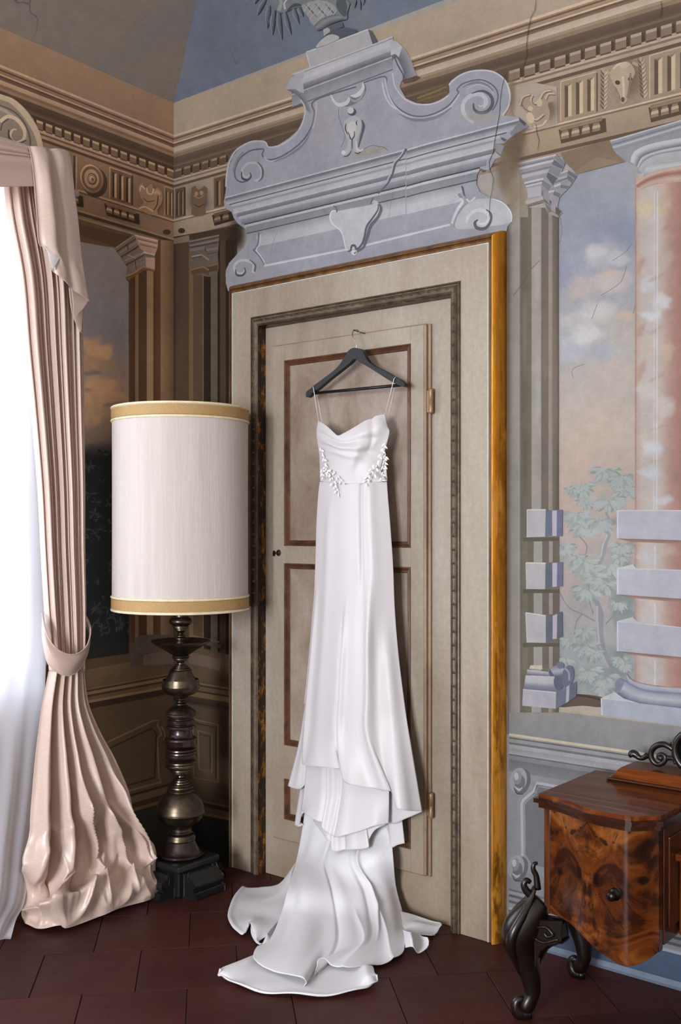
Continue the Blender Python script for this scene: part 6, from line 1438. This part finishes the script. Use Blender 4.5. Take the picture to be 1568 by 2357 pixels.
gB = cloth(rb, 90, 80, [lambda s, t: .007 * math.exp(-((t - .30 - .9 * (s - .42) ** 2) / .05) ** 2) * math.sin(PI * s), lambda s, t: -.007 * math.exp(-((t - .18 - .7 * (s - .4) ** 2) / .05) ** 2) * math.sin(PI * s),
                          lambda s, t: .005 * math.exp(-((t - .46 - 1.2 * (s - .45) ** 2) / .06) ** 2) * math.sin(PI * s), ridge(.75, .60, .05, .005, .1, .8), lambda s, t: -.006 * math.exp(-((s - .86 + .1 * t) / .03) ** 2) * (1 - smooth_step(.3, .6, t))])
rbk = [hz([(300, 1500), (740, 1560), (1190, 1450)], [.085, .062, .085]), hz([(310, 1700), (740, 1740), (1160, 1660)], [.085, .062, .085]), hz([(322, 2056), (740, 2075), (1186, 2053)], [.085, .062, .085])]
gBk = cloth(rbk, 20, 12)
clothobj('bodice', [gB, gBk], M_SAT, dress)['label'] = 'draped cowl bodice'
for nm, pts in (('strap', [(228, 862, .080), (230, 845, .0985), (236, 870, .100), (300, 1287, .094)]), ('strap', [(262, 905, .086), (268, 912, .076), (276, 940, .076), (348, 1308, .088)]),
                ('strap', [(1308, 742, .080), (1290, 718, .0985), (1272, 740, .100), (1158, 1198, .094)]), ('strap', [(1296, 790, .086), (1294, 796, .076), (1280, 850, .076), (1202, 1206, .086)])):
    b = MB(); b.tube([HY(x, y, -c) for x, y, c in pts], .0014, 8); b.build(nm, M_SAT, dress)['label'] = 'thin white shoulder strap'
# lace leaves at the sides of the bodice and waist
rl = random.Random(4); b = MB()
def leafm(x, y, a, L2, w2, c):
    o = HY(x, y, -c); ux, uz = math.cos(a), math.sin(a); px_, pz_ = -uz, ux
    q = lambda t, u, h: (o.x + ux * t + px_ * u, o.y - h, o.z + uz * t + pz_ * u)
    V = [q(0, 0, .001), q(L2 * .35, w2, .0015), q(L2 * .35, -w2, .0015), q(L2 * .4, 0, .0025), q(L2 * .75, w2 * .6, .002), q(L2 * .75, -w2 * .6, .002), q(L2, 0, .0025)]
    b.add(V, [(0, 3, 1), (0, 2, 3), (1, 3, 4), (2, 5, 3), (3, 6, 4), (3, 5, 6)])
for (x0, y0), (x1, y1), n, dl in (((330, 1620), (420, 1980), 12, .5), ((400, 1880), (560, 2200), 14, -.3), ((470, 1900), (620, 2080), 8, .1), ((1150, 1560), (1010, 1960), 12, 0), ((1160, 1700), (1120, 2040), 10, .3), ((1010, 1840), (900, 2080), 10, -.2), ((1130, 1620), (1165, 1900), 7, .4), ((345, 1900), (350, 2000), 5, .3)):
    for i in range(n):
        t = i / (n - 1); x = x0 + (x1 - x0) * t + rl.uniform(-14, 14); y = y0 + (y1 - y0) * t
        sx_ = (x - 740) / 450; c = .100 + .040 * max(0, 1 - sx_ * sx_) ** .5 + .004
        leafm(x, y, -PI / 2 + (1 if i % 2 else -1) * rl.uniform(.4, 1.1) + dl, rl.uniform(.013, .022), rl.uniform(.0022, .0042), c)
tag(b.build('lace_applique', M_LACE, dress, solid=.0006), 'small lace leaves at the waist', kind='stuff')

def YR2(L, R, y, c, bulge=.05, n=5):
    return [YP(L + (R - L) * i / (n - 1), y, c + bulge * math.sin(PI * i / (n - 1))) for i in range(n)]
A = [YR2(736.5, 891, 1109, .088, .045), YR2(733, 893, 1140, .090, .050), YR2(729, 898, 1200, .09, .055), YR2(726, 905, 1300, .09, .060), YR2(722, 909, 1400, .09, .062), YR2(715, 917, 1500, .09, .066), YR2(706, 929, 1600, .09, .07), YR2(699, 942, 1690, .09, .075)]
hemA = [(696, 1757), (708, 1763), (728, 1765), (750, 1766), (771, 1769), (786, 1768), (791, 1780), (797, 1800), (806, 1806), (824, 1809), (855, 1815), (890, 1820), (905, 1824), (910, 1850), (917, 1863), (930, 1866), (950, 1867), (972, 1867)]
dA = [.115, .15, .165, .172, .18, .17, .16, .19, .20, .19, .17, .155, .145, .165, .18, .17, .14, .11]
A.append([YP(x, y, c) for (x, y), c in zip(hemA, dA)])
fA = [ridge(.72, .69, .022, -.009, .0, .42), ridge(.81, .80, .06, .008, .0, .6), ridge(.28, .18, .07, .006, .2, 1), ridge(.62, .46, .030, .016, .55, 1), ridge(.56, .41, .022, -.011, .6, 1), ridge(.84, .72, .035, .026, .50, 1), ridge(.76, .64, .06, -.009, .45, 1), ridge(.94, .90, .05, .012, .6, 1), ridge(.06, .03, .03, .008, .5, 1)]
gA = cloth(A, 150, 130, fA, wr=.0006, wsc=(5, 2))
AB = [YR2(718, 912, 1500, .075, .03), YR2(705, 926, 1600, .07, .03), YR2(688, 946, 1710, .07, .03), [YP(*p, .085) for p in [(663, 1809), (676, 1814), (695, 1815), (712, 1795), (750, 1788), (800, 1818), (850, 1850), (897, 1895), (935, 1884), (972, 1868)]]]
gAB = cloth(AB, 90, 50, [ridge(.1, .08, .04, .012, .3, 1), ridge(.2, .2, .03, -.012, .3, 1)])
back = [YR2(738, 889, 1109, .075, -.03), YR2(728, 903, 1300, .07, -.04), YR2(712, 915, 1500, .065, -.035), YR2(700, 930, 1620, .06, -.03)]
clothobj('skirt', [gA, gAB, cloth(back, 20, 20)], M_SAT, dress)['label'] = 'long fluted skirt with uneven hem'
# under layers
B1 = [YR2(712, 890, 1690, .10, .03), YR2(706, 893, 1760, .105, .035), YR2(699, 896, 1830, .11, .03), [YP(*p, c) for p, c in zip([(694, 1864), (706, 1876), (727, 1888), (748, 1899), (751, 1914), (773, 1927), (805, 1920), (840, 1909), (863, 1901), (895, 1895)], [.11, .14, .15, .16, .17, .17, .16, .15, .14, .11])]]
fB = [ridge(.36, .39, .03, .016), ridge(.30, .31, .03, -.012), ridge(.50, .50, .02, -.010), ridge(.60, .58, .05, .006)]
B2 = [YR2(716, 890, 1720, .088, .03), YR2(720, 888, 1830, .095, .035), [YP(*p, c) for p, c in zip([(722, 1890), (748, 1925), (771, 1958), (790, 1957), (805, 1956), (847, 1952), (849, 1935), (863, 1911), (888, 1898)], [.10, .135, .15, .152, .15, .14, .13, .12, .10])]]
B3 = [YR2(704, 905, 1700, .06, .02), YR2(694, 915, 1790, .062, .02), [YP(*p, .068) for p in [(678, 1899), (694, 1901), (704, 1870), (800, 1890), (880, 1895), (903, 1946), (918, 1944), (932, 1941)]]]
clothobj('underskirt', [cloth(B1, 100, 50, fB), cloth(B2, 70, 40, fB), cloth(B3, 70, 40, [ridge(.1, .08, .04, .01), ridge(.93, .92, .04, .014)])], M_SAT, dress)['label'] = 'shorter layers showing under the skirt'
# train: column, then spread over the floor
C = [YR2(716, 892, 1760, .05, .01), YR2(704, 896, 1850, .055, .015), YR2(694, 901, 1920, .065, .025), YR2(682, 906, 1980, .09, .07),
     [AZ(x, y, z) for x, y, z in ((664, 2040, .10), (720, 2046, .115), (780, 2048, .115), (850, 2046, .115), (912, 2040, .10))],
     [AZ(x, y, z) for x, y, z in ((648, 2100, .05), (710, 2108, .062), (770, 2108, .058), (850, 2106, .06), (926, 2095, .035))],
     [AZ(x, y, z) for x, y, z in ((622, 2160, .025), (690, 2172, .040), (748, 2176, .030), (840, 2168, .038), (936, 2140, .016))],
     [AZ(x, y, z) for x, y, z in ((592, 2178, .030), (583, 2196, .032), (596, 2220, .028), (630, 2238, .022), (668, 2244, .034), (696, 2250, .040), (706, 2262, .024), (700, 2272, .006), (716, 2258, .008), (728, 2226, .026), (732, 2208, .040), (748, 2206, .040), (764, 2222, .022), (800, 2230, .020), (845, 2222, .016), (880, 2221, .008), (915, 2208, .008), (930, 2190, .012), (932, 2165, .018))]]
fC = [ridge(.37, .46, .012, -.009, .2, .95), ridge(.44, .52, .05, .006, .25, .9), ridge(.20, .20, .09, .008, .2, 1), ridge(.78, .70, .014, .012, .2, .78), ridge(.73, .64, .022, -.007, .25, .8), ridge(.90, .86, .07, .007, .3, 1),
      crease(.52, .84, .05, .010, .66, 1.2, .06), crease(.40, .64, .05, .008, .70, 1.2, .06), ridge(.10, .08, .04, -.006, .5, 1.2)]
gC = cloth(C, 180, 150, fC, wr=.001, wsc=(6, 3), seed=3)
FL = [[AZ(x, y, .012) for x, y in ((600, 2190), (660, 2215), (740, 2210), (820, 2215), (850, 2220))],
      [AZ(x, y, z) for x, y, z in ((556, 2212, .022), (600, 2240, .012), (700, 2255, .010), (800, 2245, .010), (860, 2228, .022))],
      [AZ(x, y, z) for x, y, z in ((512, 2228, .030), (530, 2246, .014), (580, 2266, .010), (660, 2278, .010), (740, 2280, .010), (820, 2270, .012), (864, 2240, .036))],
      [AZ(x, y, z) for x, y, z in ((505, 2230, .036), (505, 2243, .014), (535, 2264, .008), (590, 2281, .008), (650, 2289, .008), (720, 2292, .010), (790, 2287, .010), (845, 2276, .010), (866, 2258, .016), (869, 2244, .034))]]
gF = cloth(FL, 130, 40, [lambda s, t: .004 * math.sin(20 * s + 4 * t) * t, ridge(.06, .05, .05, .010, .2, 1), ridge(.95, .95, .04, .012, .2, 1), lambda s, t: .005 * math.exp(-((t - .93) / .05) ** 2)])
WL_ = [[AZ(x, y, z) for x, y, z in ((680, 1985, .10), (672, 2010, .08), (664, 2050, .05), (650, 2100, .03), (632, 2150, .015))],
       [AZ(x, y, z) for x, y, z in ((645, 2035, .03), (632, 2055, .035), (622, 2085, .02), (610, 2125, .025), (605, 2160, .012))],
       [AZ(x, y, z) for x, y, z in ((600, 2041, .012), (590, 2060, .012), (578, 2095, .012), (582, 2130, .030), (595, 2170, .014))],
       [AZ(x, y, z) for x, y, z in ((556, 2041, .010), (540, 2060, .010), (530, 2082, .010), (524, 2108, .012), (532, 2130, .012), (545, 2144, .010), (558, 2152, .012), (566, 2135, .026), (578, 2124, .028), (580, 2150, .012), (590, 2168, .010), (604, 2174, .010))]]
gW = cloth(WL_, 100, 50, [lambda s, t: .006 * math.sin(14 * s + 5 * t) * t * (1 - t) * 3, lambda s, t: .004 * math.exp(-((t - .95) / .04) ** 2)])
W2 = [[AZ(x, y, z) for x, y, z in ((640, 2120, .03), (630, 2150, .02), (610, 2180, .015))], [AZ(x, y, z) for x, y, z in ((616, 2150, .035), (606, 2172, .02), (598, 2190, .012))], [AZ(x, y, z) for x, y, z in ((628, 2160, .012), (636, 2172, .022), (630, 2188, .014), (612, 2196, .010), (594, 2200, .010))]]
WR = [[AZ(x, y, z) for x, y, z in ((922, 2098, .035), (926, 2120, .025), (930, 2150, .012))],
      [AZ(x, y, z) for x, y, z in ((960, 2110, .022), (958, 2128, .022), (950, 2148, .010))],
      [AZ(x, y, z) for x, y, z in ((1012, 2122, .024), (1018, 2130, .018), (1010, 2142, .008), (995, 2158, .006))]]
gR = cloth(WR, 40, 40, [lambda s, t: .006 * math.sin(9 * s + 5 * t) * t])
# rolled edge at the right of the train
RR = [[AZ(x, y, z) for x, y, z in ((928, 2140, .02), (932, 2160, .018), (934, 2182, .012))], [AZ(x, y, z) for x, y, z in ((944, 2146, .050), (948, 2162, .046), (950, 2180, .034))], [AZ(x, y, z) for x, y, z in ((962, 2150, .022), (962, 2172, .016), (961, 2194, .008))],
      [AZ(x, y, z) for x, y, z in ((976, 2156, .030), (980, 2172, .020), (974, 2190, .008))], [AZ(x, y, z) for x, y, z in ((985, 2158, .034), (988, 2168, .028), (984, 2180, .014))]]
gRR = cloth(RR, 30, 50)
GG = [gC, gF, gW, cloth(W2, 24, 20), gR, gRR]
for g_ in GG:
    for row in g_:
        for q in row: q.z = max(q.z, .004)
clothobj('train', GG, M_SAT2, dress, solid=.002, solid_off=1)['label'] = 'long train spread over the floor'
